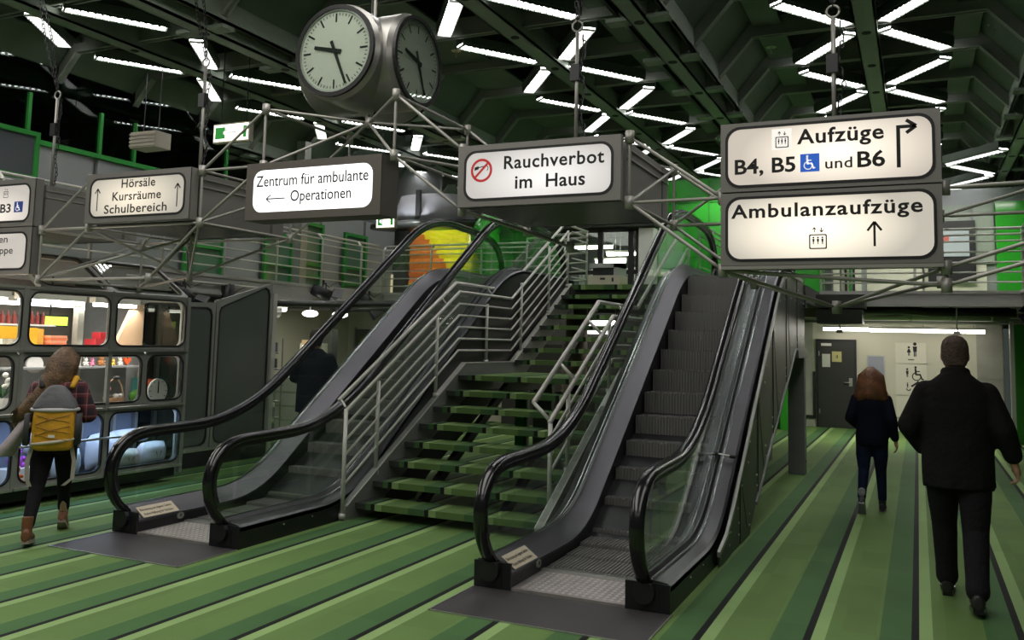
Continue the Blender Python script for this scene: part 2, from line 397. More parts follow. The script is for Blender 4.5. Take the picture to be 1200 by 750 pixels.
def ringfill(mb, cx, cz, r0, r1, y, a0=0, a1=360, n=16):
    pts = []
    for k in range(n+1):
        a = R(a0+(a1-a0)*k/n); pts += [(cx+r0*math.cos(a), y, cz+r0*math.sin(a)), (cx+r1*math.cos(a), y, cz+r1*math.sin(a))]
    mb.add(pts, [(2*k, 2*k+1, 2*k+3, 2*k+2) for k in range(n)])
def wheelchair(mb, cx, cz, s, y):
    ringfill(mb, cx-.02*s, cz-.14*s, .17*s, .22*s, y, 110, 395, 18)
    mb.add([(cx-.06*s+math.cos(a)*.06*s, y, cz+.33*s+math.sin(a)*.06*s) for a in [k*math.pi/4 for k in range(8)]], [tuple(range(8))])
    def seg(a, b, w_):
        a = Vector((a[0], 0, a[1])); b = Vector((b[0], 0, b[1])); d = (b-a).normalized(); n_ = Vector((-d.z, 0, d.x))*w_/2
        mb.add([(p.x*s+cx, y, p.z*s+cz) for p in (a+n_, b+n_, b-n_, a-n_)], [(0, 1, 2, 3)])
    seg((-.07, .27), (-.04, -.07), .09); seg((-.05, .12), (.14, .12), .055); seg((-.06, -.04), (.17, -.04), .08); seg((.15, -.04), (.24, -.30), .07); seg((.22, -.29), (.32, -.26), .06)
M_ink = mat('black_ink', (.01, .01, .01), .7)
for nm, z0, z1, lab in (('top', 1.46, 1.90, 'top'), ('mid', .78, 1.44, 'middle'), ('low', .30, .76, 'bottom')):
    t = thing('pictogram_board', {'top': 'pale wall board with man and woman toilet pictograms, topmost of three', 'middle': 'pale wall board with wheelchair and baby changing pictograms, middle of three', 'bottom': 'pale wall board with two black pictograms, lowest of three'}[lab], 'sign', (-.12, YB, z0), 'pictogram boards on the back wall')
    MB().box(-.45, .16, YB-.03, YB, z0, z1).build('board', M_creampanel, t)
    q = MB(); y = YB-.032
    if lab == 'top':
        fig(q, -.18, 1.66, .28, y, True); fig(q, -.06, 1.66, .42, y); q.add([(-.2, y, 1.53), (-.08, y, 1.53), (-.08, y, 1.55), (-.2, y, 1.55)], [(0, 1, 2, 3)])
    elif lab == 'middle':
        fig(q, -.22, 1.20, .26, y); wheelchair(q, -.03, 1.24, .42, y)
        ringfill(q, -.20, .92, .03, .05, y, 180, 360, 8); fig(q, -.22, .95, .16, y)
        q.add([(-.16, y, .98), (-.02, y, 1.08), (0, y, 1.05), (-.13, y, .95)], [(0, 1, 2, 3)]); q.add([(-.03, y, 1.1), (.03, y, 1.06), (.06, y, .88), (.03, y, .87)], [(0, 1, 2, 3)])
    else:
        fig(q, -.18, .56, .26, y); fig(q, -.04, .56, .30, y, True); q.add([(-.2, y, .42), (-.06, y, .42), (-.06, y, .44), (-.2, y, .44)], [(0, 1, 2, 3)])
    q.build('pictograms', M_ink, t)['kind'] = 'stuff'
# fluorescent battens before the back wall
def batten(loc, L, label, rot=0, m=M_tubewarm, group='tube lamps under the gallery'):
    t = thing('tube_lamp', label, 'lamp', loc, group)
    MB().box(-L/2, L/2, -.05, .05, 0.03, .07).xf(Matrix.Translation(loc)).build('housing', M_white, t)
    MB().cyl((-L/2+.02, 0, 0), (L/2-.02, 0, 0), .04, n=10).xf(Matrix.Translation(loc)).build('tube', m, t, True)
    hz = (3.98 if loc[2] > 3 else 2.46 if loc[1] > 15.1 else 2.37)-loc[2]-.07
    if 0 < hz < .5:
        MB().cyl((-L*.3, 0, .07), (-L*.3, 0, .07+hz), .008, n=5).cyl((L*.3, 0, .07), (L*.3, 0, .07+hz), .008, n=5).xf(Matrix.Translation(loc)).build('hanger', M_steel, t)
    t.rotation_euler[2] = rot
    return t
batten((-1.30, 20.6, 2.17), 1.2, 'warm white tube lamp above the dark door')
batten((-.28, 20.3, 2.15), 1.3, 'warm white tube lamp above the pictogram boards')
batten((.72, 20.5, 2.15), 1.1, 'warm white tube lamp beyond the big man in the dark coat')
# ducts below the gallery
d = thing('air_duct', 'large round metal air duct slung under the right gallery', 'duct', (-1.3, 16.2, 2.2))
MB().cyl((-1.3, 16.2, 2.34), (1.35, 16.2, 2.34), .11, n=18).build('duct_pipe', M_steel, d, True)
for x in (-.9, -.1, .5, 1.1): MB().cyl((x-.02, 16.2, 2.34), (x+.02, 16.2, 2.34), .12, n=18).build('duct_collar', M_steel, d, True)
o = MB().path([(-1.2, 15.6, 2.38), (-.2, 15.6, 2.38), (.2, 15.75, 2.35), (1.4, 15.75, 2.35)], .07, 12).build('service_pipe', M_clad, origin=(-1.4, 15.7, 2.1), smooth=True); tag(o, 'dark service pipe behind the front edge of the right gallery', 'pipe')
o = MB().box(-1.75, -1.32, 15.25, 15.6, 2.24, 2.42).build('junction_box', mat('tin', (.4, .36, .28), .5, .5), origin=(-1.5, 15.5, 2.2)); tag(o, 'tin junction box under the gallery beside the escalator column', 'box')
for i, (y, z, r_) in enumerate(((17.6, 2.36, .05), (18.6, 2.33, .035), (19.6, 2.30, .03))):
    o = MB().cyl((-2.4, y, z), (2.6, y, z), r_, n=10).build('conduit_pipe', M_steel, origin=(0, y, z), smooth=True); tag(o, ['nearest', 'middle', 'farthest'][i]+' thin conduit crossing below the right gallery', 'pipe', 'conduits under the right gallery')
for i, x in enumerate((-1.15, .55)):
    o = MB().path([(x, 15.12, 2.40), (x, 15.3, 2.1), (x+.02, 15.34, 2.02)], .012, 6).box(x-.05, x+.05, 15.28, 15.36, 1.99, 2.04).build('hanging_bracket', M_steel, origin=(x, 15.2, 2.0)); tag(o, ['left', 'right'][i]+' bent bracket hanging under the front beam of the right gallery', 'bracket')
t = thing('dark_bridge_housing', 'dark rounded equipment housing beneath the gallery right of the escalator', 'housing', (-1.0, 14.6, 2.2))
MB().prism_x([(14.4, 2.36), (15.0, 2.36), (15.0, 2.52), (14.4, 2.56)], -1.42, -.72).build('upper_shell', M_soffit, t)
MB().prism_x([(14.45, 2.12), (15.0, 2.12), (15.0, 2.33), (14.4, 2.33)], -1.42, -.76).build('lower_shell', M_clad, t)

# upper walls at the back
struct('wall_upper_back', MB().box(-14, -10.1, 17.9, 18.0, 2.6, 5.9).box(-1.5, 6, 18.0, 18.1, 2.6, 4.7).box(-14, 6, 23.9, 24, 2.3, 6.6), M_greypanel)
struct('wall_left_upper', MB().box(-11.4, -11.3, -2, 18, 2.6, 4.36), M_greypanel)
struct('wall_left_far', MB().box(-16, -15.9, -6, 24, 0, 6.6), M_void)
# grey wall panels of the left upper wall
wl = bpy.data.objects['wall_left_upper']
for y0, y1 in ((5.2, 7.7), (7.75, 9.3), (9.4, 11.1), (12.15, 13.1), (15.0, 15.65), (16.6, 17.6)):
    MB().box(-11.3, -11.24, y0, y1, 2.64, 4.34).build('wall_panel', M_greypanel, wl)
def green_window(y0, y1, z0, z1, label, sills=()):
    t = thing('green_framed_window', label, 'window', (-11.2, y0, z0), 'green framed windows of the left upper wall')
    x = -11.2
    MB().strip([(x, y0, z0), (x, y1, z0), (x, y1, z1), (x, y0, z1)], [(x, y0+.07, z0+.07), (x, y1-.07, z0+.07), (x, y1-.07, z1-.07), (x, y0+.07, z1-.07)], (.06, 0, 0)).build('window_frame', M_green, t)
    for s in sills: MB().box(x, x+.05, y0+.05, y1-.05, s-.03, s+.03).build('cross_bar', M_green, t)
    MB().box(x-.01, x, y0+.05, y1-.05, z0+.05, z1-.05).build('pane', mat('pale_green_pane', (.10, .19, .13), .3), t)
    return t
green_window(11.15, 12.1, 2.66, 3.75, 'green framed window behind the Hörsäle sign truss', (3.25,))
green_window(13.15, 14.0, 2.66, 3.72, 'green framed window left of the steel column on the upper left wall', (3.1,))
green_window(14.08, 14.95, 2.66, 4.05, 'taller green framed window right of the steel column', (2.95, 3.2))
green_window(15.7, 16.55, 2.66, 4.0, 'green framed window nearest to the lit shelf room', (2.9, 3.25))
# green glazing bars above the grey wall on the left
t = thing('green_glazing_frame', 'bright green glazing frame above the grey wall at upper left', 'frame', (-11.25, 5, 4.36))
for z in (4.38,): MB().box(-11.3, -11.2, 3, 12.1, z-.035, z+.035).build('glazing_rail', M_green, t)
for y in (5.6, 8.2, 9.4, 10.05, 12.1): MB().box(-11.29, -11.21, y-.025, y+.025, 4.41, 5.05).build('glazing_post', M_green, t)
MB().box(-11.26, -11.25, 3, 12.1, 4.41, 5.7).build('dark_pane', G_dark, t)
t = thing('blue_grey_screen', 'grey screen in a green frame at the top left edge', 'screen', (-10.6, 7.2, 3.8))
x = -10.6
MB().strip([(x, 6.2, 3.7), (x, 7.9, 3.7), (x, 7.9, 4.35), (x, 6.2, 4.35)], [(x, 6.26, 3.76), (x, 7.84, 3.76), (x, 7.84, 4.29), (x, 6.26, 4.29)], (.05, 0, 0)).build('frame', M_green, t)
MB().box(x, x+.02, 6.26, 7.84, 3.76, 4.29).build('screen_panel', mat('blue_grey', (.07, .08, .09), .4), t)
MB().box(x-.02, x+.03, 7.8, 7.86, 2.63, 3.72).build('leg', M_green, t)
MB().box(x-.02, x+.03, 6.24, 6.30, 2.63, 3.72).build('leg', M_green, t)
# steel column between the windows
o = MB().box(-11.15, -10.95, 13.95, 14.15, 2.63, 5.6).build('steel_column', M_shopframe, origin=(-11, 14, 2.6)); tag(o, 'grey steel column before the green windows of the upper left wall', 'column')
# glowing shelf room behind the end of the left gallery
t = thing('lit_shelf_room', 'cream lit shelf openings behind the end of the left gallery', 'shelf', (-11, 17.8, 2.6))
M_litcream = mat('lit_cream_back', (.5, .42, .28), .8, emit=.55, ecol=(1, .82, .55))
MB().box(-11.6, -10.2, 17.85, 17.88, 2.64, 3.6).build('back_panel', M_darkdoor, t)
for i, (a, b_, c, d_) in enumerate(((-11.5, -11.2, 2.8, 3.25), (-11.1, -10.3, 3.22, 3.55), (-11.1, -10.7, 2.7, 3.1), (-10.6, -10.3, 2.7, 3.1))):
    MB().box(a, b_, 17.8, 17.84, c, d_).build('lit_opening', M_litcream, t)
MB().box(-11.15, -10.25, 17.72, 17.8, 3.12, 3.18).build('shelf_board', M_black, t)
MB().box(-10.68, -10.62, 17.72, 17.8, 2.64, 3.6).build('divider', M_black, t)

# painted corrugated wall: orange corner, yellow field
wy = thing('painted_corrugated_wall', 'yellow corrugated wall with an orange corner behind the left escalator', 'wall', (-9.1, 16.5, 2.62))
def corrug(x0, x1, y):
    mb = MB(); n = 7; z0, z1 = 2.63, 4.1; pts = []
    for k in range(n*2+1):
        pts.append((y-(.05 if k % 2 else 0), z0+(z1-z0)*k/(2*n)))
    nx = 24
    for i in range(nx):
        xa = x0+(x1-x0)*i/nx; xb = x0+(x1-x0)*(i+1)/nx
        for k in range(len(pts)-1):
            (ya, za), (yb, zb) = pts[k], pts[k+1]
            zc = (za+zb)/2; xc = (xa+xb)/2
            o_ = zc < 3.9-1.1*(xc+9.6) and zc > 2.95
            o_ = o_ and not (zc < 2.95)
            mb.add([(xa, ya, za), (xb, ya, za), (xb, yb, zb), (xa, yb, zb)], [(0, 1, 2, 3)], 1 if o_ else 0)
    return mb
corrug(-10.0, -8.55, 16.5).build('corrugated_sheet', [mat('yellow_enamel', (.62, .55, .02), .3), mat('orange_enamel', (.50, .13, .03), .35)], wy)
MB().box(-10.02, -8.5, 16.52, 16.6, 2.62, 4.12).build('backing_board', M_greypanel, wy)
o = MB().loft([[(-8.38+.17*math.cos(a), 16.35+.17*math.sin(a), z) for a in [k*math.pi/9 for k in range(18)]] for z in (2.63, 3.8, 3.92, 3.99)]).build('yellow_column', mat('yellow_enamel', (0, 0, 0)), origin=(-8.38, 16.35, 2.62), smooth=True); tag(o, 'round glossy yellow column at the right end of the yellow wall', 'column')
o = MB().box(-10.35, -10.05, 16.4, 16.6, 2.62, 4.2).build('dark_column', M_darkdoor, origin=(-10.2, 16.5, 2.62)); tag(o, 'dark square column left of the yellow wall', 'column')
# canopy with light cones
t = thing('round_canopy', 'round dark canopy with spotlit hood above the yellow wall', 'canopy', (-9.4, 15.9, 4.05))
MB().loft([[(-9.3+r_*math.cos(a), 16.1+r_*.5*math.sin(a), z) for a in [k*math.pi/16 for k in range(32)]] for z, r_ in ((4.08, 1.42), (4.16, 1.42), (4.18, 1.15))]).build('rim', M_clad, t, True)
MB().loft([[(-9.3+r_*math.cos(a), 16.1+r_*.5*math.sin(a), z) for a in [k*math.pi/16 for k in range(32)]] for z, r_ in ((4.18, 1.10), (4.6, .75), (4.75, .7))]).build('hood', mat('pale_grey_hood', (.36, .36, .38), .5), t, True)
MB().box(-9.34, -9.24, 15.55, 15.62, 4.18, 4.8).build('mast', M_clad, t)
# glossy green tube sculpture / duct
g = MB(); g.path([(-7.75, 15.9, 2.62), (-7.72, 15.9, 3.1), (-7.78, 15.85, 3.55), (-7.9, 15.8, 3.85), (-7.7, 15.8, 4.15), (-7.35, 15.8, 4.3), (-6.9, 15.85, 4.2)], [.17, .18, .27, .30, .26, .24, .2], 20)
o = g.build('green_duct', M_greenwall, origin=(-7.7, 15.9, 2.62), smooth=True); o.modifiers.new('s', 'SUBSURF').levels = 1; tag(o, 'bulging glossy green duct behind the left escalator head', 'duct')
t = thing('green_glass_booth', 'green tinted glass booth between yellow column and green duct', 'booth', (-8.1, 16.4, 2.62))
MB().box(-8.2, -7.5, 16.6, 16.65, 2.63, 3.9).build('back_panel', mat('light_green_enamel', (.10, .36, .14), .3), t)
for z in (2.85, 3.15, 3.5, 3.8): MB().box(-8.2, -7.5, 16.3, 16.34, z, z+.03).build('shelf_rail', M_steel, t)
struct('wall_green_dark', MB().box(-7.45, -6.45, 16.3, 16.4, 2.62, 4.6), mat('dusky_green', (.05, .10, .05), .5))
# green wall right
gw = struct('wall_green_upper', MB().box(-4.55, -1.5, 16.6, 16.7, 2.62, 4.9), M_greendeep)
for i in range(3):
    for k, (z0, z1) in enumerate(((2.64, 3.38), (3.40, 3.98), (4.0, 4.42), (4.44, 4.86))):
        MB().box(-4.53+1.01*i, -3.54+1.01*i, 16.57, 16.6, z0, z1).build('wall_panel', M_greenwall, gw)
o = MB().box(-4.82, -4.52, 16.3, 16.6, 2.62, 3.95).build('white_pillar', M_white, origin=(-4.7, 16.4, 2.62)); tag(o, 'white pillar between glazed wall and green wall upstairs', 'pillar')
o = MB().box(-4.45, -4.0, 16.50, 16.56, 3.05, 3.5).box(-4.43, -4.02, 16.49, 16.5, 3.07, 3.12, 1).build('green_notice_board', [mat('noticegreen', (.05, .34, .12), .4), M_white], origin=(-4.2, 16.5, 3.05)); tag(o, 'green notice board with white strip on the upper green wall', 'board')
# dark glazed wall at the top of the stairs
t = thing('glazed_partition', 'glazed partition with black mullions at the head of the stairs', 'partition', (-5.5, 16.4, 2.62))
for x in (-6.42, -5.62, -5.0, -4.85): MB().box(x-.05, x+.05, 16.38, 16.46, 2.63, 3.95).build('mullion', M_black, t)
MB().box(-6.4, -4.85, 16.38, 16.46, 3.9, 3.98).build('head_rail', M_black, t)
MB().box(-6.4, -4.85, 16.39, 16.45, 3.08, 3.16).build('mid_rail', M_black, t)
for x0, x1 in ((-6.37, -5.67), (-5.57, -5.05)):
    MB().box(x0, x1, 16.41, 16.42, 2.64, 3.07).build('pane', G_clear, t)
    MB().box(x0, x1, 16.41, 16.42, 3.17, 3.9).build('pane', G_clear, t)
t = thing('white_curtain', 'pale folded curtains hanging behind the glazed partition', 'curtain', (-5.6, 18, 2.62))
cm = MB(); pts = [(-6.6+.02*k, 17.9+.04*math.sin(k*1.3)+.02*math.sin(k*.37)) for k in range(100)]
cm.add([(x, y, 2.64) for x, y in pts]+[(x, y, 3.32+.03*math.sin(x*9)) for x, y in pts], [(k, k+1, k+101, k+100) for k in range(99)]); cm.build('cloth', mat('curtain_cloth', (.30, .33, .33), .8), t, True)
for i, (x, L) in enumerate(((-6.1, .9), (-5.4, 1.0), (-5.9, .7))):
    batten((x, 17.3+.3*i, 3.72-.12*i), L, ['upper tube lamp seen through the glazed partition', 'right tube lamp seen through the glazed partition', 'lower tube lamp seen through the glazed partition'][i], group='tube lamps behind the glazed partition')
struct('trim_8', MB().box(-7.5, -4.5, 16.2, 18.0, 3.98, 4.6), M_soffit)
# copier on the upper landing
t = thing('copier', 'beige and grey copier standing at the head of the stairs', 'copier', (-4.45, 13.3, 2.63))
MB().box(-4.72, -4.2, 13.2, 13.6, 2.63, 2.80).build('paper_cabinet', mat('beige_plastic', (.5, .46, .36), .5), t)
MB().box(-4.66, -4.24, 13.25, 13.6, 2.80, 2.92).build('output_bay', M_black, t)
MB().box(-4.70, -4.22, 13.2, 13.6, 2.92, 2.99).box(-4.30, -4.22, 13.2, 13.6, 2.80, 2.99).build('scanner_head', mat('grey_plastic', (.35, .36, .34), .5), t)
MB().box(-4.52, -4.44, 13.19, 13.2, 2.73, 2.76).build('tray_handle', M_black, t); MB().box(-4.33, -4.30, 13.19, 13.2, 2.70, 2.76).build('power_slot', M_black, t)

# right upper wall: white panels, screen, green column
wu = bpy.data.objects['wall_upper_back']
for x0, x1 in ((-1.45, -.95), (-.85, -.05), (.0, 1.15)): MB().box(x0, x1, 17.95, 18.0, 2.64, 3.3).build('wall_panel', M_creampanel, wu)
for x0, x1 in ((-1.3, .9), (.95, 1.28)): MB().box(x0, x1, 17.94, 18.0, 3.32, 4.4).build('wall_panel', mat('grey_green_panel', (.28, .32, .27), .5), wu)
for x in (-1.22, -1.08): MB().box(x-.02, x+.02, 17.9, 17.95, 2.64, 3.3).build('dark_mullion', M_black, wu)
MB().box(-1.16, -1.12, 17.9, 17.95, 2.64, 3.3).build('green_mullion', M_green, wu)
o = MB().box(1.3, 1.85, 17.7, 17.95, 2.63, 4.4).build('green_column', M_greenwall, origin=(1.5, 17.8, 2.63)); tag(o, 'gloss green square column behind the right gallery railing', 'column')
t = thing('wall_screen', 'black framed information screen behind the right gallery railing', 'screen', (.55, 17.8, 3.0))
MB().box(.20, .98, 17.86, 17.93, 3.0, 4.1).build('frame', M_black, t)
MB().box(.24, .88, 17.84, 17.86, 3.45, 3.95).build('screen_panel', mat('screen_grey', (.25, .28, .28), .25, emit=.25, ecol=(.6, .7, .7)), t)
MB().box(.40, .55, 17.83, 17.84, 3.72, 3.82).build('screen_picture', mat('red_patch', (.5, .12, .1), .5), t)

# ================================================================== CEILING
CZ = 5.72
CENT = [-13.3, -9.78, -4.63, -.5, 3.63]
LOWS = [-11.6, -7.15, -2.57, 1.52]
struct('ceiling', MB().box(-16, 6, -6, 24, 6.55, 6.65), M_void)
cl = bpy.data.objects['ceiling']
prof = []
def prof_pts(off=0):
    pts = [(-15.9, CZ+off)]
    for l in LOWS: pts += [(l-.70, CZ+off), (l-.16, 5.10+off), (l+.16, 5.10+off), (l+.70, CZ+off)]
    return pts+[(5.5, CZ+off)]
PP = prof_pts()
ribs_y = [11.43+1.39*k for k in range(-4, 9)]
ribs_y = [round(y, 3) for y in ribs_y]
top = [(x, z+.26) for x, z in PP]
for y in ribs_y:
    mb = MB()
    # web and lit bottom flange of the folded rib
    mb.loft([[(x, y-.02, z) for x, z in PP]+[(x, y-.02, z) for x, z in reversed(top)], [(x, y+.02, z) for x, z in PP]+[(x, y+.02, z) for x, z in reversed(top)]], caps=False)
    n = len(PP)
    for yy in (y-.02, y+.02):
        mb.add([(x, yy, z) for x, z in PP]+[(x, yy, z) for x, z in top], [(i, i+1, n+i+1, n+i) for i in range(n-1)])
    for i in range(n-1):
        (xa, za), (xb, zb) = PP[i], PP[i+1]
        mb.hexa([(xa, y-.055, za), (xb, y-.055, zb), (xb, y+.055, zb), (xa, y+.055, za)], [(xa, y-.055, za+.02), (xb, y-.055, zb+.02), (xb, y+.055, zb+.02), (xa, y+.055, za+.02)])
    mb.build('rib', M_ribs, cl)
# main beams along the hall
def ybeam(x, z, w_, h, m, y0=-1, y1=23):
    b = MB().box(x-w_/2, x+w_/2, y0, y1, z, z+.03).box(x-w_/2, x-w_/2+.02, y0, y1, z, z+h).box(x+w_/2-.02, x+w_/2, y0, y1, z, z+h)
    return b.build('beam', m, cl)
for c in CENT: ybeam(c, CZ-.10, .25, .3, M_rib2)
for l in LOWS:
    ybeam(l, 5.06, .20, .3, M_rib2); ybeam(l-.24, 5.16, .05, .25, M_rib2); ybeam(l+.24, 5.16, .05, .25, M_rib2)
    for y in ribs_y:
        mb = MB().box(l-.34, l+.34, y-.09, y+.09, 5.07, 5.11)
        mb.build('node_plate', M_rib2, cl)
        MB().cyl((l, y+.0, 5.055), (l, y, 5.062), .055, n=10).build('bolt_cap', M_void, cl)
for c in CENT[1:4]:
    for y in ribs_y: MB().cyl((c, y, CZ-.11), (c, y, CZ-.098), .055, n=10).build('bolt_cap', M_void, cl)
# coffer panels
def coffer(xa, za, xb, zb, y0, y1, off=.20):
    MB().hexa([(xa, y0, za+off), (xb, y0, zb+off), (xb, y1, zb+off), (xa, y1, za+off)], [(xa, y0, za+off+.03), (xb, y0, zb+off+.03), (xb, y1, zb+off+.03), (xa, y1, za+off+.03)]).build('coffer_panel', M_coffer2, cl)
M_coffer2 = mat('green_coffer_panel', (.11, .15, .11), .6, vary=.15, vscale=2)
ys = [ribs_y[0]-1.39]+ribs_y+[ribs_y[-1]+1.39]
for i in range(len(ys)-1):
    a, b_ = ys[i]+.06, ys[i+1]-.06
    for l in LOWS:
        coffer(l-.70, CZ, l-.17, 5.10, a, b_); coffer(l+.17, 5.10, l+.70, CZ, a, b_)
        nxt = min([c for c in CENT if c > l]); prv = max([c for c in CENT if c < l])
        if nxt-1.0 > l+.74: coffer(l+.72, CZ, nxt-1.0, CZ, a, b_, .12)
        if prv+1.0 < l-.74: coffer(prv+1.0, CZ, l-.72, CZ, a, b_, .12)

# light fixtures in a zigzag on both sides of the main beams
t0 = thing('ceiling_tube_light', 'white louvred ceiling tube light', 'light', (0, 0, 0), 'ceiling tube lights')
LX = .62
MB().box(-LX, LX, -.11, .11, .05, .16).box(-LX, LX, -.10, -.09, .014, .06).box(-LX, LX, .09, .10, .014, .06).build('housing', M_coffer, t0)
MB().box(-LX+.01, LX-.01, -.085, .085, .035, .05).build('diffuser', M_tube, t0)
lv = MB()
for k in range(15):
    x = -LX+.03+k*(2*LX-.06)/14
    lv.loft([[(x-.02, -.085, .034), (x+.02, -.085, .034), (x, -.085, .006)], [(x-.02, .085, .034), (x+.02, .085, .034), (x, .085, .006)]])
stuff(lv.build('louvre', M_louvre, t0))
first = [True]
def place_light(xa, ya, xb, yb, z, label):
    mx, my = (xa+xb)/2, (ya+yb)/2; a = math.atan2(yb-ya, xb-xa)
    if first[0]:
        t0.location = (mx, my, z); t0.rotation_euler = (0, 0, a); t0['label'] = label; first[0] = False; return t0
    return copy_thing(t0, (mx, my, z), a, label)
ORD = ['first', 'second', 'third', 'fourth', 'fifth', 'sixth', 'seventh', 'eighth', 'ninth', 'tenth', 'eleventh', 'twelfth']
def zigzag(c, apex, per, ks, d0, d1, sides, rowname):
    n = {s: 0 for s in sides}
    for k in ks:
        ya = apex+per*k
        for s in sides:
            for sg in (-1, 1):
                y0 = ya+sg*.17; y1 = ya+sg*(per/2-.22)
                if y0 < 6.5 or y1 < 6.5 or y1 > 22.6: continue
                slant = 'slanting right' if s*sg > 0 else 'slanting left'
                lab = f'{ORD[n[s] % 12]} tube light from the near end, {"right" if s > 0 else "left"} zigzag row, {rowname}'
                n[s] += 1
                place_light(c+s*d0, y0, c+s*d1, y1, CZ-.06, lab)
zigzag(-.5, 11.43, 2.78, range(-1, 4), .20, .92, (-1, 1), 'beam over the lift signs')
zigzag(-4.63, 11.43, 2.78, range(-1, 4), .20, .92, (-1, 1), 'beam over the clock')
zigzag(-9.78, 10.03, 2.95, range(-1, 5), .26, .98, (-1, 1), 'beam over the left gallery')
zigzag(-13.3, 11.5, 2.95, range(-1, 4), .22, 1.02, (1,), 'outermost beam on the left')
for i, (xa, ya, xb, yb) in enumerate(((.60, 17.0, 1.27, 16.2), (.62, 17.25, 1.28, 18.2), (.62, 19.4, 1.2, 18.6), (.66, 19.6, 1.24, 20.5))):
    place_light(xa, ya, xb, yb, 4.98, f'{ORD[i]} low tube light right of the lift signs, above the right gallery')
# sprinkler discs
for i, (x, y) in enumerate(((-3.15, 10.75), (-1.75, 12.2), (.95, 12.3), (-3.1, 13.6), (-5.9, 10.8))):
    o = MB().cyl((x, y, 5.83), (x, y, 5.84), .07, n=16).cyl((x, y, 5.74), (x, y, 5.83), .01, n=6).build('sprinkler', M_steel, origin=(x, y, 5.84))
    tag(o, ['sprinkler head in the coffer left of the big low beam', 'sprinkler head left of the lift sign chain', 'sprinkler head right of the beam over the lift signs', 'sprinkler head beyond the big low beam', 'sprinkler head left of the clock'][i], 'sprinkler', 'ceiling sprinklers')

# ================================================================== ESCALATORS
SL = math.tan(R(35.1))
YN0 = 7.295; YN1 = YN0+2.60/SL            # where the nose line leaves the floor and meets the upper deck
def profile(h, y0, y1, hf=None, rad=.45, rtop=.6, htop=None):
    """points (y,z) of a line that runs h above the step noses: flat, curve, incline, curve, flat"""
    hf = h if hf is None else hf; htop = hf if htop is None else htop
    ya = YN0+(hf-h)/SL; yb = YN0+(2.60+htop-h)/SL; pts = [(y0, hf)]
    for k in range(9):
        t = k/8; P0 = Vector((ya-rad, hf)); P1 = Vector((ya, hf)); P2 = Vector((ya+rad*.82, hf+rad*.82*SL))
        p = P0*(1-t)**2+P1*2*t*(1-t)+P2*t*t; pts.append((p.x, p.y))
    for k in range(9):
        t = k/8; P0 = Vector((yb-rtop*.82, 2.60+htop-rtop*.82*SL)); P1 = Vector((yb, 2.60+htop)); P2 = Vector((yb+rtop, 2.60+htop))
        p = P0*(1-t)**2+P1*2*t*(1-t)+P2*t*t; pts.append((p.x, p.y))
    if y1 > pts[-1][0]: pts.append((y1, 2.60+htop))
    return pts
def band(mb, prof_, x0, x1, dz, mi=0):
    """solid ribbon along profile, from z to z+dz, between x0 and x1"""
    rings = [[(x0, y, z), (x1, y, z), (x1, y, z+dz), (x0, y, z+dz)] for y, z in prof_]
    return mb.loft(rings, mi=mi)
def zat(prof_, y):
    for (ya, za), (yb, zb) in zip(prof_, prof_[1:]):
        if ya <= y <= yb: return za+(zb-za)*(y-ya)/max(1e-6, yb-ya)
    return prof_[-1][1] if y > prof_[-1][0] else prof_[0][1]
def hand_center():
    lo = [(6.02, .10), (5.86, .15), (5.72, .25), (5.63, .38), (5.595, .52), (5.62, .66), (5.70, .77), (5.83, .84), (5.98, .865), (6.2, .87)]
    mid = []
    P0 = Vector((6.55, .88)); P1 = Vector((7.22, .90)); P2 = Vector((7.22+.62, .90+.62*SL))
    for k in range(13):
        t = k/12; p = P0*(1-t)**2+P1*2*t*(1-t)+P2*t*t; mid.append((p.x, p.y))
    P0 = Vector((10.35, .90+(10.35-7.22)*SL)); P1 = Vector((10.93, 3.51)); P2 = Vector((11.75, 3.46))
    for k in range(13):
        t = k/12; p = P0*(1-t)**2+P1*2*t*(1-t)+P2*t*t; mid.append((p.x, p.y))
    hi = [(12.4, 3.44), (12.85, 3.40), (13.12, 3.29), (13.29, 3.12), (13.36, 2.92), (13.33, 2.78), (13.22, 2.69)]
    return lo+mid+hi
HC = hand_center()
def smoothpts(p, it=1):
    for _ in range(it):
        q = [p[0]]
        for a, b_ in zip(p, p[1:]): q += [(a[0]*.75+b_[0]*.25, a[1]*.75+b_[1]*.25), (a[0]*.25+b_[0]*.75, a[1]*.25+b_[1]*.75)]
        p = q+[p[-1]]
    return p
HC = smoothpts(HC)
def normals(p):
    out = []
    for i in range(len(p)):
        a = p[max(0, i-1)]; b_ = p[min(len(p)-1, i+1)]; d = Vector((b_[0]-a[0], b_[1]-a[1])).normalized(); out.append((-d.y, d.x))
    return out
HN = normals(HC)
def sweep_yz(mb, xc, pts, nrm, sec, mi=0):
    """sec: list of (x, n) section points; n along the outward normal in the yz plane"""
    return mb.loft([[(xc+sx, y+ny*sn, z+nz*sn) for sx, sn in sec] for (y, z), (ny, nz) in zip(pts, nrm)], mi=mi)
HSEC = [(-.046, -.012), (-.050, .004), (-.048, .020), (-.038, .032), (-.020, .038), (0, .040), (.020, .038), (.038, .032), (.048, .020), (.050, .004), (.046, -.012), (.036, -.016), (-.036, -.016)]
GSEC = [(-.030, -.012), (.030, -.012), (.026, -.062), (-.026, -.062)]
LSEC = [(-.036, -.016), (.036, -.016), (.036, -.024), (-.036, -.024)]

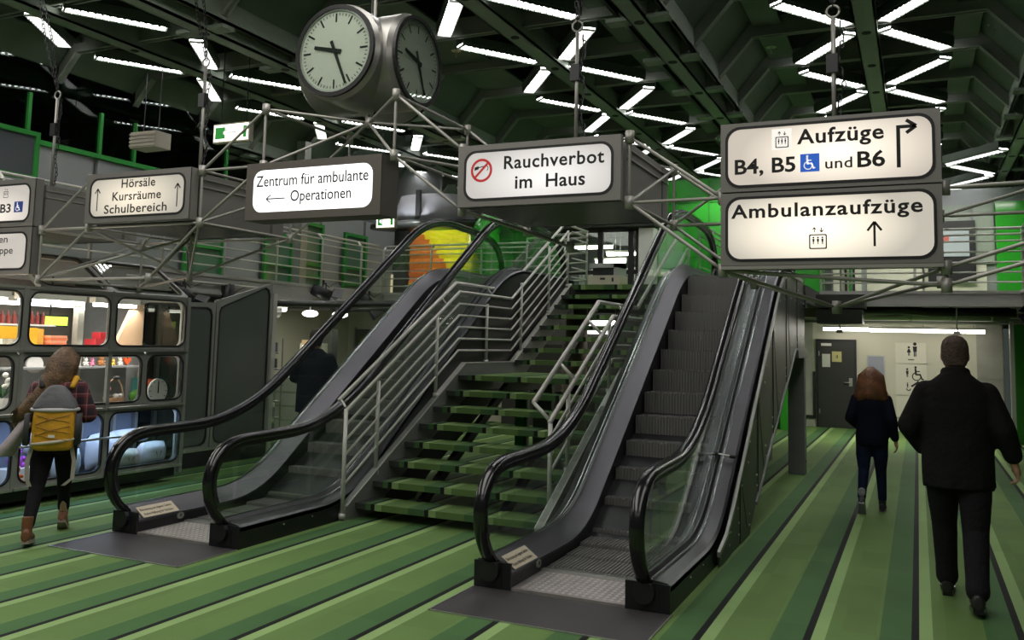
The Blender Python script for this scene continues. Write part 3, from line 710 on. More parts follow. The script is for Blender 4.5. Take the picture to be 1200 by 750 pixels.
def escalator(xo0, xo1, label, visible_right):
    """xo0/xo1: outer edges"""
    xi0, xi1 = xo0+.285, xo1-.30; xh0, xh1 = xo0+.13, xo1-.17
    t = thing('escalator', label, 'escalator', ((xo0+xo1)/2, 5.8, 0), 'escalators to the upper floor')
    DEC = profile(.17, 5.80, 13.4, hf=.19, htop=.14)
    INN = profile(.06, 5.80, 13.4, hf=.09, htop=.06)
    # decks on each side
    for s, xa, xb, xg in ((0, xo0, xi0, xh0), (1, xi1, xo1, xh1)):
        mb = MB()
        xin = xi0 if s == 0 else xi1; xout = xo0 if s == 0 else xo1; sd = 1 if s == 0 else -1
        # inner sloping panel from glass foot down to the skirt, outer flat cover
        rings = []
        for (y, z) in DEC:
            zi = z-.07
            rings.append([(xin, y, zi-.02), (xin, y, zi), (xg+sd*.035, y, z+.02), (xg+sd*.012, y, z+.045), (xg-sd*.012, y, z+.045), (xg-sd*.03, y, z+.015), (xout+sd*.02, y, z), (xout, y, z-.015), (xout, y, z-.05), (xg, y, z-.08)])
        mb.loft(rings)
        edge_split(mb.build('deck_cover', M_deck, t, True), 25)
        mm = MB(); band(mm, [(y, z+.020) for y, z in DEC], xg-sd*.055-.006, xg-sd*.055+.006, .006)
        band(mm, [(y, z+.045) for y, z in DEC], xg-.014, xg-.008, .006)
        mm.build('deck_moulding', M_deckhi, t)['kind'] = 'stuff'
        # skirt panel beside the steps
        sk = MB(); low = [(y, z-.55 if y > 8 else max(0.0, z-.55)) for y, z in DEC]
        sk.loft([[(xin-sd*.005, y, z-.09), (xin-sd*.025, y, z-.09), (xin-sd*.025, y, zl), (xin-sd*.005, y, zl)] for (y, z), (_, zl) in zip(DEC, low)])
        sk.build('skirt_panel', M_blackpaint, t)
        # outer fascia
        of = MB(); lowo = [(y, 0.0 if y < 7.3 else max(0, z-.62)) for y, z in DEC]
        of.loft([[(xout, y, z-.02), (xout+sd*.02, y, z-.02), (xout+sd*.02, y, zl), (xout, y, zl)] for (y, z), (_, zl) in zip(DEC, lowo)])
        of.build('side_fascia', M_blackpaint, t)
        nb = MB().box(min(xin, xout), max(xin, xout), 5.78, 5.80, 0, .185).box(min(xin, xout)+.08, max(xin, xout)-.07, 5.775, 5.78, .02, .15)
        nb.build('newel_base', M_blackpaint, t)
        MB().cyl((xg, 5.74, .13), (xg, 5.92, .13), .075, n=14).build('handrail_inlet', M_black, t)
        # glass balustrade in panels
        cuts = [6.15, 6.95, 8.1, 9.3, 10.5, 11.6, 12.5]
        allp = [(y, z-.03) for (y, z) in HC if True]
        hp = sorted([(y, z) for y, z in HC if 5.98 <= y <= 13.0 and z > zat(DEC, y)+.3])
        ed = [5.66]+cuts+[13.3]
        for a, b_ in zip(ed, ed[1:]):
            ysl = [a+.004]+[a+(b_-a)*k/8 for k in range(1, 8)]+[b_-.004]; rings = []
            for y in ysl:
                zb = zat(DEC, max(y, 5.80))+.03
                if y < 5.98:      # inside the lower newel
                    zs = [z for yy, z in HC[:30] if abs(yy-y) < .035]; tp = (max(zs) if zs else .8)-.03; bt = max(zb, (min(zs) if zs else .2)+.02)
                elif y > 12.9:
                    zs = [z for yy, z in HC[-30:] if abs(yy-y) < .05]; tp = (max(zs) if zs else 3.2)-.03; bt = max(2.80, min(zs)+.02 if len(zs) > 1 and min(zs) < 3 else 2.80)
                else: tp = zat(hp, y)-.03; bt = zb
                rings.append([(xg-.005, y, bt), (xg+.005, y, bt), (xg+.005, y, tp), (xg-.005, y, tp)])
            MB().loft(rings).build('glass_panel', G_clear, t)
        # handrail belt and its guide
        h = MB(); sweep_yz(h, xg, HC, HN, HSEC); hr = h.build('handrail', M_rubber, t, True)
        g = MB(); sweep_yz(g, xg, HC[6:-6], HN[6:-6], GSEC); g.build('handrail_guide', M_black, hr)
        g = MB(); sweep_yz(g, xg, HC[6:-6], HN[6:-6], LSEC); g.build('guide_rail', M_rail, hr)
        # small bolts on fascia
        for y in (6.35, 6.75):
            MB().cyl((xout-sd*.004, y, .11), (xout, y, .11), .008, n=6).build('bolt', M_bolt, t)
    # steps
    pit = .3155; k = 0
    M_step2 = M_step
    sx0, sx1 = xi0+.01, xi1-.01
    proto = None
    y = 7.165; 
    def step_geo(rise):
        mb = MB(); n = 27; ww = sx1-sx0
        # tread with front riser, ribbed
        for i in range(n):
            xa = sx0+ww*i/n; xb = xa+ww/n*.62
            mb.box(xa, xb, 0, .36, -.012, 0)
            mb.box(xa, xb, -.012, 0, -rise, -.004)
        mb.box(sx0, sx1, -.002, .36, -.03, -.012); mb.box(sx0, sx1, -.004, .01, -rise, -.02)
        return mb
    def add_step(y, z, rise, cache={}):
        key = (round(rise, 3), t.name)
        if key in cache:
            c = cache[key].copy(); COL.objects.link(c)
            src = cache[key]; c.location = (0, y-src['y0'], z-src['z0']); c.location.x = src.location.x
            c.location.y += src.location.y; c.location.z += src.location.z
        else:
            mb = step_geo(rise); mb.v = [(a, b_+y, c_+z) for a, b_, c_ in mb.v]
            c = mb.build('step', M_step, t); c['y0'] = y; c['z0'] = z; cache[key] = c
        return c
    # flat steps near the comb, then the climbing run
    add_step(6.47, .035, .03); add_step(6.83, .045, .03)
    add_step(7.16, .075, .07)
    i = 0
    while True:
        yy = 7.48+pit*i; zz = .13+(yy-7.48)*SL+.0
        if zz > 2.58: break
        add_step(yy, zz, .235); i += 1
    add_step(11.05, 2.60, .20); add_step(11.38, 2.63, .05)
    MB().box(sx0, sx1, 11.6, 13.3, 2.60, 2.64).build('upper_landing_plate', M_steel, t)
    # diamond floor plate and comb
    fp = MB().box(xi0, xi1, 5.79, 6.36, 0, .022)
    fp.build('floor_plate', mat('worn_floor_plate', (.42, .38, .37), .42, .6, vary=.2, vscale=6), t)
    st = MB(); nx, ny = 15, 9
    for a in range(nx):
        for b_ in range(ny):
            cx = xi0+.04+(xi1-xi0-.08)*(a+.5)/nx; cy = 5.82+.50*(b_+.5)/ny
            st.add([(cx-.017, cy, .0225), (cx, cy-.024, .0225), (cx+.017, cy, .0225), (cx, cy+.024, .0225), (cx, cy, .028)], [(0, 1, 4), (1, 2, 4), (2, 3, 4), (3, 0, 4)])
    stuff(st.build('tread_studs', mat('bright_stud', (.72, .66, .65), .35, .7), t))
    cb = MB().box(xi0, xi1, 6.33, 6.39, .022, .034)
    for k in range(40): cb.box(xi0+.01+(xi1-xi0-.02)*k/40, xi0+.01+(xi1-xi0-.02)*(k+.5)/40, 6.39, 6.46, .02, .032)
    cb.build('comb_plate', M_steel, t)
    # rubber mat in front
    # stickers and key switch on left inner side
    zt = .165
    s_ = MB().add([(xi0-.115, 5.86, .204), (xi0-.005, 5.86, .128), (xi0-.005, 6.27, .128), (xi0-.115, 6.27, .204)], [(0, 1, 2, 3)])
    nrm = Vector((.076, 0, .11)).normalized()*.004
    s_.v = [tuple(Vector(p)+nrm) for p in s_.v]
    lb = s_.build('notice_label', mat('cream_label', (.62, .53, .40), .6), t)
    tm = MB(); rt_ = Vector((0, 1, 0)); up_ = Vector((-.11, 0, .076)).normalized(); base = Vector((xi0-.005, 5.86, .128))+nrm*1.3
    put_text(tm, 'Benutzung auf eigene Gefahr', base+up_*.080+rt_*.02, rt_, up_, .36, .026, .015)
    put_text(tm, 'Keine Haftung für Schäden', base+up_*.025+rt_*.03, rt_, up_, .33, .026, .015)
    tm.build('lettering', M_ink, lb)['kind'] = 'stuff'
    ks = MB(); ks.loft([[(xi0-.004, 6.28+.035*math.cos(a)*(1.2), .085+.03*math.sin(a)) for a in [k*math.pi/8 for k in range(16)]], [(xi0+.006, 6.28+.035*math.cos(a)*1.2, .085+.03*math.sin(a)) for a in [k*math.pi/8 for k in range(16)]]])
    k_ = ks.build('key_switch', M_steel, t); MB().box(xi0+.006, xi0+.009, 6.275, 6.285, .075, .10).build('key_slot', M_black, k_)
    # lower newel black curve plate inside handrail loop
    # underside of the truss
    UL = [(7.2, 0.0), (8.75, .0), (8.9, .20), (12.06, 1.70), (13.15, 1.70), (13.15, 2.3), (12.0, 2.25), (7.25, 0.1)]
    MB().prism_x([(8.62, .0), (8.9, .22), (12.06, 1.70), (13.15, 1.70), (13.15, 2.35), (11.3, 2.35), (7.3, 0.0)], xo0+.03, xo1-.03).build('truss_box', M_blackpaint, t)
    return t, DEC, xi0, xi1, xh0, xh1
eL = escalator(-6.43, -5.03, 'left escalator, steps seen through its glass side', False)
eR = escalator(-2.89, -1.48, 'right escalator, climbing under the Rauchverbot and lift signs', True)
# clamp posts on glass deck of right escalator (small chrome bar)
tR, DECR = eR[0], eR[1]
yb_ = 8.05; zb_ = zat(DECR, yb_)
MB().cyl((-1.66, yb_, zb_+.08), (-1.50, yb_, zb_+.06), .008, n=8).build('guard_bar', M_steel, tR)
MB().cyl((-1.68, yb_, zb_+.08), (-1.63, yb_, zb_+.078), .018, n=10).build('guard_clamp', M_black, tR)
MB().cyl((-1.53, yb_, zb_+.062), (-1.48, yb_, zb_+.06), .018, n=10).build('guard_clamp', M_black, tR)
# outer cladding of the right escalator: sheets with seams and bolts
def under(y):
    if y < 8.62: return 0.0
    if y < 8.9: return .22*(y-8.62)/.28
    if y < 12.06: return .22+(y-8.9)*(1.70-.22)/3.16
    return 1.70
ys_ = [7.16, 7.62, 8.08, 8.56, 9.05, 9.55, 10.08, 10.62, 11.18, 11.72, 12.25, 12.75, 13.12]
for i, (a, b_) in enumerate(zip(ys_, ys_[1:])):
    x = -1.455-.008*(i % 2); zt_ = lambda y: (zat(DECR, y)-.09) if y < 12.9 else zat(DECR, y)-.09
    la = .10 if i % 2 else -.02
    ys2 = [a, (a+b_)/2, b_-.008]
    sh = MB().loft([[(x, y, under(y)+.01), (x, y, zt_(y)), (x+.012, y, zt_(y)), (x+.012, y, under(y)+.01)] for y in ys2])
    p = sh.build('cladding_sheet', M_clad, tR)
    for (yy, zz) in ((a+.05, zt_(a+.05)-.07), (a+.05, zt_(a+.05)-.16), (b_-.06, under(b_)+.10), (b_-.06, under(b_)+.20), (b_-.10, zt_(b_)-.30)):
        if zz > under(yy)+.03: MB().cyl((x+.012, yy, zz), (x+.02, yy, zz), .011, n=6).build('bolt', M_bolt, p)
    if i % 2 == 0 and i < 9:
        MB().hexa([(x+.013, a, zt_(a)-.05), (x+.016, a, zt_(a)-.05), (x+.016, a+.02, zt_(a)-.05), (x+.013, a+.02, zt_(a)-.05)],
                  [(x+.013, a+.30, under(a+.3)+.10), (x+.016, a+.30, under(a+.3)+.10), (x+.016, a+.32, under(a+.3)+.10), (x+.013, a+.32, under(a+.3)+.10)]).build('slanting_seam', M_black, p)
MB().loft([[(-1.45, y, zat(DECR, y)-.11), (-1.425, y, zat(DECR, y)-.11), (-1.425, y, zat(DECR, y)-.07), (-1.45, y, zat(DECR, y)-.07)] for y in [7.1+.3*k for k in range(20)]]).build('edge_profile', M_steel, tR)
# bottom strip of the cladding
MB().loft([[(-1.50, y, under(y)), (-1.43, y, under(y)), (-1.43, y, under(y)+.03), (-1.50, y, under(y)+.03)] for y in (8.9, 10, 11, 12.06, 13.12)]).build('bottom_profile', M_stringer, tR)
# support frame for the head of the right escalator
t = thing('support_column', 'grey steel column carrying the head of the right escalator', 'column', (-1.55, 13.0, 0))
MB().box(-1.66, -1.44, 12.93, 13.12, 0, 1.60).build('shaft', mat('grey_column_paint', (.17, .18, .17), .5, vary=.08), t)
MB().prism_x([(12.1, 1.60), (13.14, 1.60), (13.14, 1.70), (12.06, 1.70)], -1.70, -1.41).build('head_beam', M_stringer, t)
MB().cyl((-1.44, 13.0, .18), (-1.43, 13.0, .18), .012, n=8).build('bolt', M_black, t)
o = MB().box(-2.26, -2.10, 14.3, 14.5, 0, 2.36).build('support_column', M_stringer, origin=(-2.18, 14.4, 0)); tag(o, 'grey column behind the escalator, seen past its slanting underside', 'column')
# mats in front
for (x0, x1, lab) in ((-6.40, -5.03, 'dark grey entrance mat set in the carpet before the left escalator'), (-2.88, -1.47, 'dark grey entrance mat set in the carpet before the right escalator')):
    t = thing('entrance_mat', lab, 'mat', ((x0+x1)/2, 5.45, 0), 'mats before the escalators')
    MB().box(x0, x1, 5.14, 5.774, 0, .006).build('rubber', mat('dark_rubber_mat', (.042, .037, .04), .55, vary=.15, vscale=2), t)
    MB().box(x0-.008, x0, 5.132, 5.774, 0, .009).box(x1, x1+.008, 5.132, 5.774, 0, .009).box(x0-.008, x1+.008, 5.132, 5.14, 0, .009).build('edge_strip', M_steel, t)

# ================================================================== STAIRCASE
ST = thing('staircase', 'open green-carpeted staircase with landing between the two escalators', 'staircase', (-4, 7.3, 0))
RISE = .1635; TX0, TX1 = -4.97, -3.02
M_treadside = mat('dark_tread_edge', (.02, .025, .02), .7)
def tread(y, z, depth=.36, name='tread'):
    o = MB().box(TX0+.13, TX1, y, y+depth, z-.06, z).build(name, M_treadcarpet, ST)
    MB().box(TX0, TX0+.13, y+.015, y+depth, z-.06, z-.006).build('tread_end', M_treadside, o)
    return o
for k in range(7): tread(7.32+.293*k, .155+.1665*k)
tread(9.37, 1.325, 1.62, 'landing')
for k in range(7): tread(10.98+.281*k, 1.325+.163*(k+1))
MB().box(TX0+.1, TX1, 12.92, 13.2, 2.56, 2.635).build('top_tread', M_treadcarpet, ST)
def flat(mb, pts, x0, x1): return mb.prism_x(pts, x0, x1)
def stringer(x0, x1):
    top_ = [(7.16, .03), (7.18, .14), (9.56, 1.46), (9.62, 1.46), (10.98, 1.46), (13.12, 2.66), (13.15, 2.66)]
    bot_ = [(13.15, 2.30), (11.05, 1.12), (9.72, 1.12), (7.62, -.0), (7.16, 0)]
    MB().prism_x(top_+bot_, x0, x1).build('stringer', M_stringer, ST)
    mb = MB(); band(mb, [(7.19, .13), (9.57, 1.455), (10.98, 1.455), (13.13, 2.655)], x0-.008, x1+.008, .012); mb.build('stringer_cap', M_railpaint, ST)
stringer(-5.03, -4.97); stringer(-3.02, -2.96)
MB().box(-5.13, -5.0, 7.36, 7.46, 0, .14).build('foot_block', M_stringer, ST)
# inner steel carriers and landing posts
for x in (-4.45, -3.55):
    cm_ = MB(); band(cm_, [(7.6, .02), (9.62, 1.13), (10.95, 1.13), (13.0, 2.33)], x-.03, x+.03, .11); cm_.build('carrier', M_blackpaint, ST)
for x, y in ((-4.75, 10.9), (-4.05, 10.35), (-3.6, 10.3), (-3.4, 10.6)):
    MB().box(x-.04, x+.04, y-.04, y+.04, 0, 1.12).build('landing_post', M_stringer, ST)
MB().box(-4.72, -4.60, 10.5, 10.6, 0, 1.12).build('landing_post', M_green, ST)
MB().box(-4.62, -4.36, 10.85, 10.95, 0, 1.2).build('support_panel', mat('pale_grey_green_panel', (.22, .25, .22), .5), ST)
# things below the stairs
o = MB().cyl((-5.45, 14.6, 0), (-5.45, 14.6, 2.36), .22, n=20).build('round_column', mat('brown_grey_column', (.22, .16, .13), .6), origin=(-5.45, 14.6, 0), smooth=True); tag(o, 'brownish round column seen through the open treads of the stairs', 'column')
batten((-5.6, 16.6, 2.15), .8, 'white tube lamp glimpsed between the upper stair treads', group='tube lamps seen below the upper floor')
o = MB().box(-6.2, -5.65, 17.2, 17.3, 1.93, 2.24).build('light_box', mat('lit_white_panel', (.9, .9, .9), .5, emit=2.2, ecol=(1, .98, .92)), origin=(-5.9, 17, 1.9)); tag(o, 'glowing white light box glimpsed between the upper stair treads', 'light')
# railings -------------------------------------------------
def rail_profile(dz):
    return [(7.17, dz+.13), (9.42, dz+1.41), (10.93, dz+1.41), (13.02, dz+2.58)]
def kink(pts, r):  # slight chamfer, returns list
    return pts
RL = thing('stair_railing', 'grey tubular railing with seven rails along the left side of the stairs', 'railing', (-5.0, 7.2, 0), 'stair railings')
xL = -5.0
def railp(mb, pts, x, r): mb.path([(x, y, z) for y, z in pts], r, 8)
for i, h in enumerate((.90, .76, .62, .48, .34, .20)):
    mb = MB(); pts = rail_profile(h)
    if i == 0: pts = [(7.17, .13+h)]+pts[1:]
    sh = [(y+.04*i*0, z) for y, z in pts]
    railp(mb, sh, xL, .019 if i == 0 else .013); mb.build('top_rail' if i == 0 else 'rail', M_railpaint, RL, True)
for (y, zb, zt2) in ((7.17, .02, 1.05), (7.72, .36, 1.30), (8.90, 1.08, 2.0), (10.18, 1.44, 2.20), (11.25, 1.56, 2.55), (12.25, 2.15, 3.15), (13.02, 2.6, 3.5)):
    p = MB().cyl((xL, y, zb), (xL, y, zt2), .02, n=10).build('post', M_railpaint, RL, True)
    MB().cyl((xL, y, zb), (xL, y, zb+.05), .032, n=12).build('post_collar', M_railpaint, p, True)
# handrail held off the railing
mb = MB(); railp(mb, [(y, z+.97) for y, z in [(7.15, .16), (9.45, 1.45), (10.90, 1.45), (13.0, 2.62)]], xL-.07, .021); mb.build('hand_rail', M_railpaint, RL, True)
for y, z in ((7.16, 1.10), (9.1, 2.18), (10.3, 2.37), (12.3, 3.17)):
    MB().cyl((xL, y, z-.03), (xL-.07, y, z+.05), .010, n=6).build('rail_bracket', M_railpaint, RL)
RR = thing('stair_railing', 'grey railing with double offset handrail along the right side of the stairs', 'railing', (-3.05, 7.6, 0), 'stair railings')
xR = -3.07
def rp2(h, x, r, nm, y0=7.6, yend=13.0, zs=None):
    mb = MB(); f = lambda y: (.135+(y-7.17)*.5689) if y < 9.42 else (1.41 if y < 10.93 else 1.41+(y-10.93)*.56)
    pts = [(y0, f(y0)+h), (9.42, 1.41+h), (10.93, 1.41+h), (yend, f(yend)+h)]
    mb.path([(x, y, z) for y, z in pts], r, 9); return mb.build(nm, M_railpaint, RR, True)
rp2(.62, xR, .024, 'lower_hand_rail'); rp2(.78, xR-.17, .024, 'hand_rail', 7.62)
for h in (.46, .30, .15): rp2(h, xR, .014, 'rail')
for y in (7.62, 8.25, 9.05, 10.1):
    z = (.135+(y-7.17)*.5689) if y < 9.42 else 1.41
    b_ = MB().path([(xR, y, z+.62), (xR-.17, y, z+.78)], .018, 8).build('rail_bracket', M_railpaint, RR, True)
for (y, zb) in ((7.62, .05), (8.07, .5), (9.3, 1.2), (10.9, 1.44), (12.2, 2.1), (13.0, 2.6)):
    z = (.135+(y-7.17)*.5689) if y < 9.42 else (1.41 if y < 10.93 else 1.41+(y-10.93)*.56)
    p = MB().cyl((xR, y, zb), (xR, y, z+.62), .021, n=10).build('post', M_railpaint, RR, True)
    MB().cyl((xR, y, zb), (xR, y, zb+.04), .034, n=12).build('post_collar', M_railpaint, p, True)

# gallery railings
def gallery_rail(name, label, pts, posts, grp, rails=(.14, .29, .44, .60, .76), inward=(0, 0)):
    t = thing(name, label, 'railing', (pts[0][0], pts[0][1], 2.63), grp)
    for h in rails: MB().path([(x, y, 2.64+h) for x, y in pts], .013, 6).build('rail', M_railpaint, t, True)
    MB().path([(x, y, 2.64+.86) for x, y in pts], .016, 6).build('rail', M_railpaint, t, True)
    MB().path([(x+inward[0], y+inward[1], 2.64+.95) for x, y in pts], .020, 8).build('top_rail', M_railpaint, t, True)
    for x, y in posts:
        MB().path([(x, y, 2.62), (x, y, 2.64+.86), (x+inward[0], y+inward[1], 2.64+.95)], .019, 8).build('post', M_railpaint, t, True)
    return t
gallery_rail('gallery_railing', 'long grey railing along the left gallery', [(-9.74, 1), (-9.74, 15.0)], [(-9.74, 5.62+1.235*k-.0) for k in range(-2, 8)], 'gallery railings', inward=(-.10, 0))
gallery_rail('gallery_railing', 'grey railing in front of the yellow wall between left gallery and escalator', [(-9.74, 15.05), (-6.6, 15.05)], [(-9.74+1.1*k, 15.05) for k in range(0, 3)]+[(-6.6, 15.05)], 'gallery railings', inward=(0, .10))
gallery_rail('gallery_railing', 'grey railing of the right gallery behind the lift signs', [(-1.40, 15.03), (1.44, 15.03), (1.44, 9.5)], [(-1.40, 15.03), (-1.10, 15.03), (.10, 15.03), (1.44, 15.03), (1.44, 13.8), (1.44, 12.5), (1.44, 11.2)], 'gallery railings')
gallery_rail('gallery_railing', 'short grey guard railing at the head of the right escalator', [(-3.0, 13.35), (-3.0, 15.2)], [(-3.0, 13.4), (-3.0, 14.3), (-3.0, 15.2)], 'gallery railings')
gallery_rail('gallery_railing', 'short grey guard railing between left escalator head and stairs', [(-5.0, 13.2), (-5.0, 13.9), (-6.4, 14.6)], [(-5.0, 13.9), (-6.4, 14.6)], 'gallery railings')

# ================================================================== SIGN TRUSS
YS, YB2 = 6.08, 7.36
TR = thing('sign_truss', 'grey tubular space truss carrying the row of hanging signs', 'truss', (-4, 6.7, 3.2))
def node(x, y, z): return MB().cyl((x, y, z-.045), (x, y, z+.045), .033, n=12).build('truss_node', M_truss, TR, True)
def bar(p, q, r=.013):
    p = Vector(p); q = Vector(q); d = (q-p).normalized()
    mb = MB(); mb.path([p+d*.03, p+d*.08, q-d*.08, q-d*.03], [r*.65, r, r, r*.65], 8); return mb.build('truss_bar', M_truss, TR, True)
NX = [-9.4, -8.0, -7.34, -5.92, -5.22, -3.87, -3.23, -1.87, -1.2, .17, 1.6]
Z0, Z1, Z2, Z3 = 2.24, 2.74, 3.22, 3.73
lo = {}
nodes = set()
bars = []
def B(p, q):
    nodes.add(p); nodes.add(q); bars.append((p, q))
for y in (YS, YB2):
    for xa, xb in ((-8.0, -7.34), (-5.92, -5.22), (-3.87, -3.23), (-1.87, -1.2)):
        if (xa, xb) == (-3.87, -3.23): B((xa, y, Z2), (xb, y, Z1)); B((xa, y, Z3), (xb, y, Z2))
        if (xa, xb) == (-1.87, -1.2): B((xa, y, Z2), (xb, y, Z1)); B((xa, y, Z1), (xb, y, Z1)); B((xa, y, Z1), (xb, y, Z0))
        if (xa, xb) == (-5.92, -5.22): B((xa, y, Z2), (xb, y, Z3)); B((xa, y, Z2), (xb, y, Z2)); B((xa, y, Z1), (xb, y, Z2))
        if (xa, xb) == (-8.0, -7.34): B((xa, y, Z1), (xb, y, Z2)); B((xa, y, Z1), (xb, y, Z1)); B((xa, y, Z0), (xb, y, Z1))
for x in (-5.22, -3.87):
    B((x, YS, Z2), (x, YS, Z3)); B((x, YB2, Z2), (x, YB2, Z3)); B((x, YS, Z3), (x, YB2, Z3)); B((x, YS, Z2), (x, YB2, Z2))
B((-5.22, YS, Z3), (-4.55, 6.7, 3.70)); B((-3.87, YS, Z3), (-4.55, 6.7, 3.70)); B((-5.22, YB2, Z3), (-4.55, 6.7, 3.70)); B((-3.87, YB2, Z3), (-4.55, 6.7, 3.70))
B((-5.22, YS, Z2), (-4.55, 6.7, 3.70)); B((-3.87, YS, Z2), (-4.55, 6.7, 3.70)); B((-3.87, YS, Z2), (-3.23, YB2, Z2)); B((-3.87, YB2, Z2), (-3.23, YS, Z2))
for x in (-5.92, -3.23, -1.87, -1.2, -8.0, -7.34):
    za, zb = (Z1, Z2) if x not in (-1.2, -8.0) else (Z0, Z1)
    for y in (YS, YB2):
        B((x, y, za), (x, y, zb))
    B((x, YS, za), (x, YB2, za)); 
    if x not in (-1.87, ): B((x, YS, zb), (x, YB2, zb))
    B((x, YS, za), (x, YB2, zb))
# joined lower chords and the low pyramid points under the left signs
for a, b_ in (((-7.34, YS, Z1), (-6.62, 6.7, 2.30)), ((-5.92, YS, Z1), (-6.62, 6.7, 2.30)), ((-7.34, YB2, Z1), (-6.62, 6.7, 2.30)), ((-5.92, YB2, Z1), (-6.62, 6.7, 2.30)), ((-6.62, 6.7, 2.30), (-6.62, 6.7, 2.70)),
              ((-6.5, YS, Z0), (-6.62, 6.7, 2.70)), ((-8.0, YS, Z0), (-6.5, YS, Z0)), ((-6.5, YS, Z0), (-5.92, YS, Z1)), ((-8.0, YS, Z0), (-6.62, 6.7, 2.70)), ((-8.0, YB2, Z0), (-6.62, 6.7, 2.70)),
              ((-7.34, YS, Z1), (-5.92, YS, Z1)), ((-7.34, YB2, Z1), (-5.92, YB2, Z1)), ((-8.0, YB2, Z0), (-6.62, 6.7, 2.30))):
    B(a, b_)
# under the lift signs and away to the right
B((-1.2, YS, Z0), (-.52, 6.7, 2.02)); B((.17, YS, Z0), (-.52, 6.7, 2.02)); B((-1.2, YB2, Z0), (-.52, 6.7, 2.02)); B((.17, YB2, Z0), (-.52, 6.7, 2.02))
B((.17, YS, 2.13), (.17, YS, Z0)); B((-1.2, YS, Z0), (.17, YS, 2.13)); B((.17, YS, Z1), (1.6, YS, Z1+.04)); B((.17, YS, Z0), (1.1, YS, 2.55)); B((.17, YS, 2.13), (1.1, YS, 2.42)); B((.17, YB2, Z1), (1.6, YB2, Z1+.02)); B((.17, YB2, Z1), (1.6, YS, 3.0))
B((-1.87, YB2, Z1), (-1.2, YB2, Z2)); B((-3.23, YS, Z1), (-2.55, 6.7, 2.50)); B((-3.23, YB2, Z1), (-2.55, 6.7, 2.50)); 
for n_ in nodes: node(*n_)
done = set()
for p, q in bars:
    if (p, q) in done or (q, p) in done: continue
    done.add((p, q)); bar(p, q)

# ---- signs
M_lit = {}
def lit(name, col, s): return mat(name, col, .35, emit=s, ecol=col)
M_face_warm = lit('warm_lit_sign_face', (1, .90, .77), .82)
M_face_dim = lit('dim_lit_sign_face', (.80, .76, .70), .66)
M_face_white = lit('white_lit_sign_face', (1, 1, 1), 1.15)
M_face_left = lit('pale_lit_sign_face', (.95, .89, .82), .75)
M_face_bright = lit('bright_warm_sign_face', (1, .90, .74), 1.0)
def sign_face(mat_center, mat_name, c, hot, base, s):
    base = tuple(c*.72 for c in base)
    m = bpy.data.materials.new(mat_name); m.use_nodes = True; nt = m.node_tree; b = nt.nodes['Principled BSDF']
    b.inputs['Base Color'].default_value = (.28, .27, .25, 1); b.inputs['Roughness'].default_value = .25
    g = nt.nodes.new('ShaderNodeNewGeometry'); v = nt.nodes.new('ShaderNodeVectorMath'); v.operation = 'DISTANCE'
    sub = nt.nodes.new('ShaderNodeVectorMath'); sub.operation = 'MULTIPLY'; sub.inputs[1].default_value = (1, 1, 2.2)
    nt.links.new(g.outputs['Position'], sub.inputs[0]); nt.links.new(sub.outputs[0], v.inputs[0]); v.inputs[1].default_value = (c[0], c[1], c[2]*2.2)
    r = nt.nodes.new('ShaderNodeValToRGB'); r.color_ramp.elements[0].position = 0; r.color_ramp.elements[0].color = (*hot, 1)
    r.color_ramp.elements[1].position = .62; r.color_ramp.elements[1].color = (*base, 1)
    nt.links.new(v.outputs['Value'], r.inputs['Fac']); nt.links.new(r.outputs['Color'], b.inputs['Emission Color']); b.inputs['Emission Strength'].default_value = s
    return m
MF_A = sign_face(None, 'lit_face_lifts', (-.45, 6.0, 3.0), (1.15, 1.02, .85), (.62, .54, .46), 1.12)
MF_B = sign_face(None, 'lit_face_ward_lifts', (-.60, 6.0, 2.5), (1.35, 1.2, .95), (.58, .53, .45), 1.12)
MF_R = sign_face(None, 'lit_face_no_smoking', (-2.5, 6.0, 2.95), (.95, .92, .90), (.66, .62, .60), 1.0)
MF_H = sign_face(None, 'lit_face_lecture_halls', (-6.7, 6.0, 3.0), (1.05, .92, .72), (.55, .50, .42), .95)
MF_B3 = sign_face(None, 'lit_face_left', (-8.6, 6.0, 2.9), (.95, .86, .78), (.66, .60, .55), .9)
def arrow(mb, tip, tail, w_, hs, y):
    a = Vector((tip[0], 0, tip[1])); b_ = Vector((tail[0], 0, tail[1])); d = (a-b_).normalized(); n_ = Vector((-d.z, 0, d.x))
    def quad(p, q, ww):
        dd = (q-p).normalized(); nn = Vector((-dd.z, 0, dd.x))*ww/2
        mb.add([(v.x, y, v.z) for v in (p+nn, q+nn, q-nn, p-nn)], [(0, 1, 2, 3)])
    quad(b_, a-d*w_*.3, w_)
    for s in (-1, 1): quad(a+d*w_*.1, a-d*hs+n_*s*hs*.75, w_)
def lift_icon(mb, cx, cz, s, y):
    A = [(x, y, z) for x, z in rr(cx-s*.5, cx+s*.5, cz-s*.5, cz+s*.38, s*.08, 3)]; Bq = [(x, y, z) for x, z in rr(cx-s*.43, cx+s*.43, cz-s*.43, cz+s*.31, s*.06, 3)]
    n = len(A); mb.add(A+Bq, [(i, (i+1) % n, n+(i+1) % n, n+i) for i in range(n)])
    for dx in (-.25, 0, .25): fig(mb, cx+dx*s, cz-s*.14, s*.62, y)
    arrow(mb, (cx-.2*s, cz+.78*s), (cx-.2*s, cz+.50*s), s*.05, s*.13, y); arrow(mb, (cx+.2*s, cz+.50*s), (cx+.2*s, cz+.78*s), s*.05, s*.13, y)
BLUE = mat('blue_pictogram', (.02, .12, .62), .4, emit=.35, ecol=(.03, .16, .75))
SW = mat('white_symbol', (.9, .9, .9), .4, emit=.5)
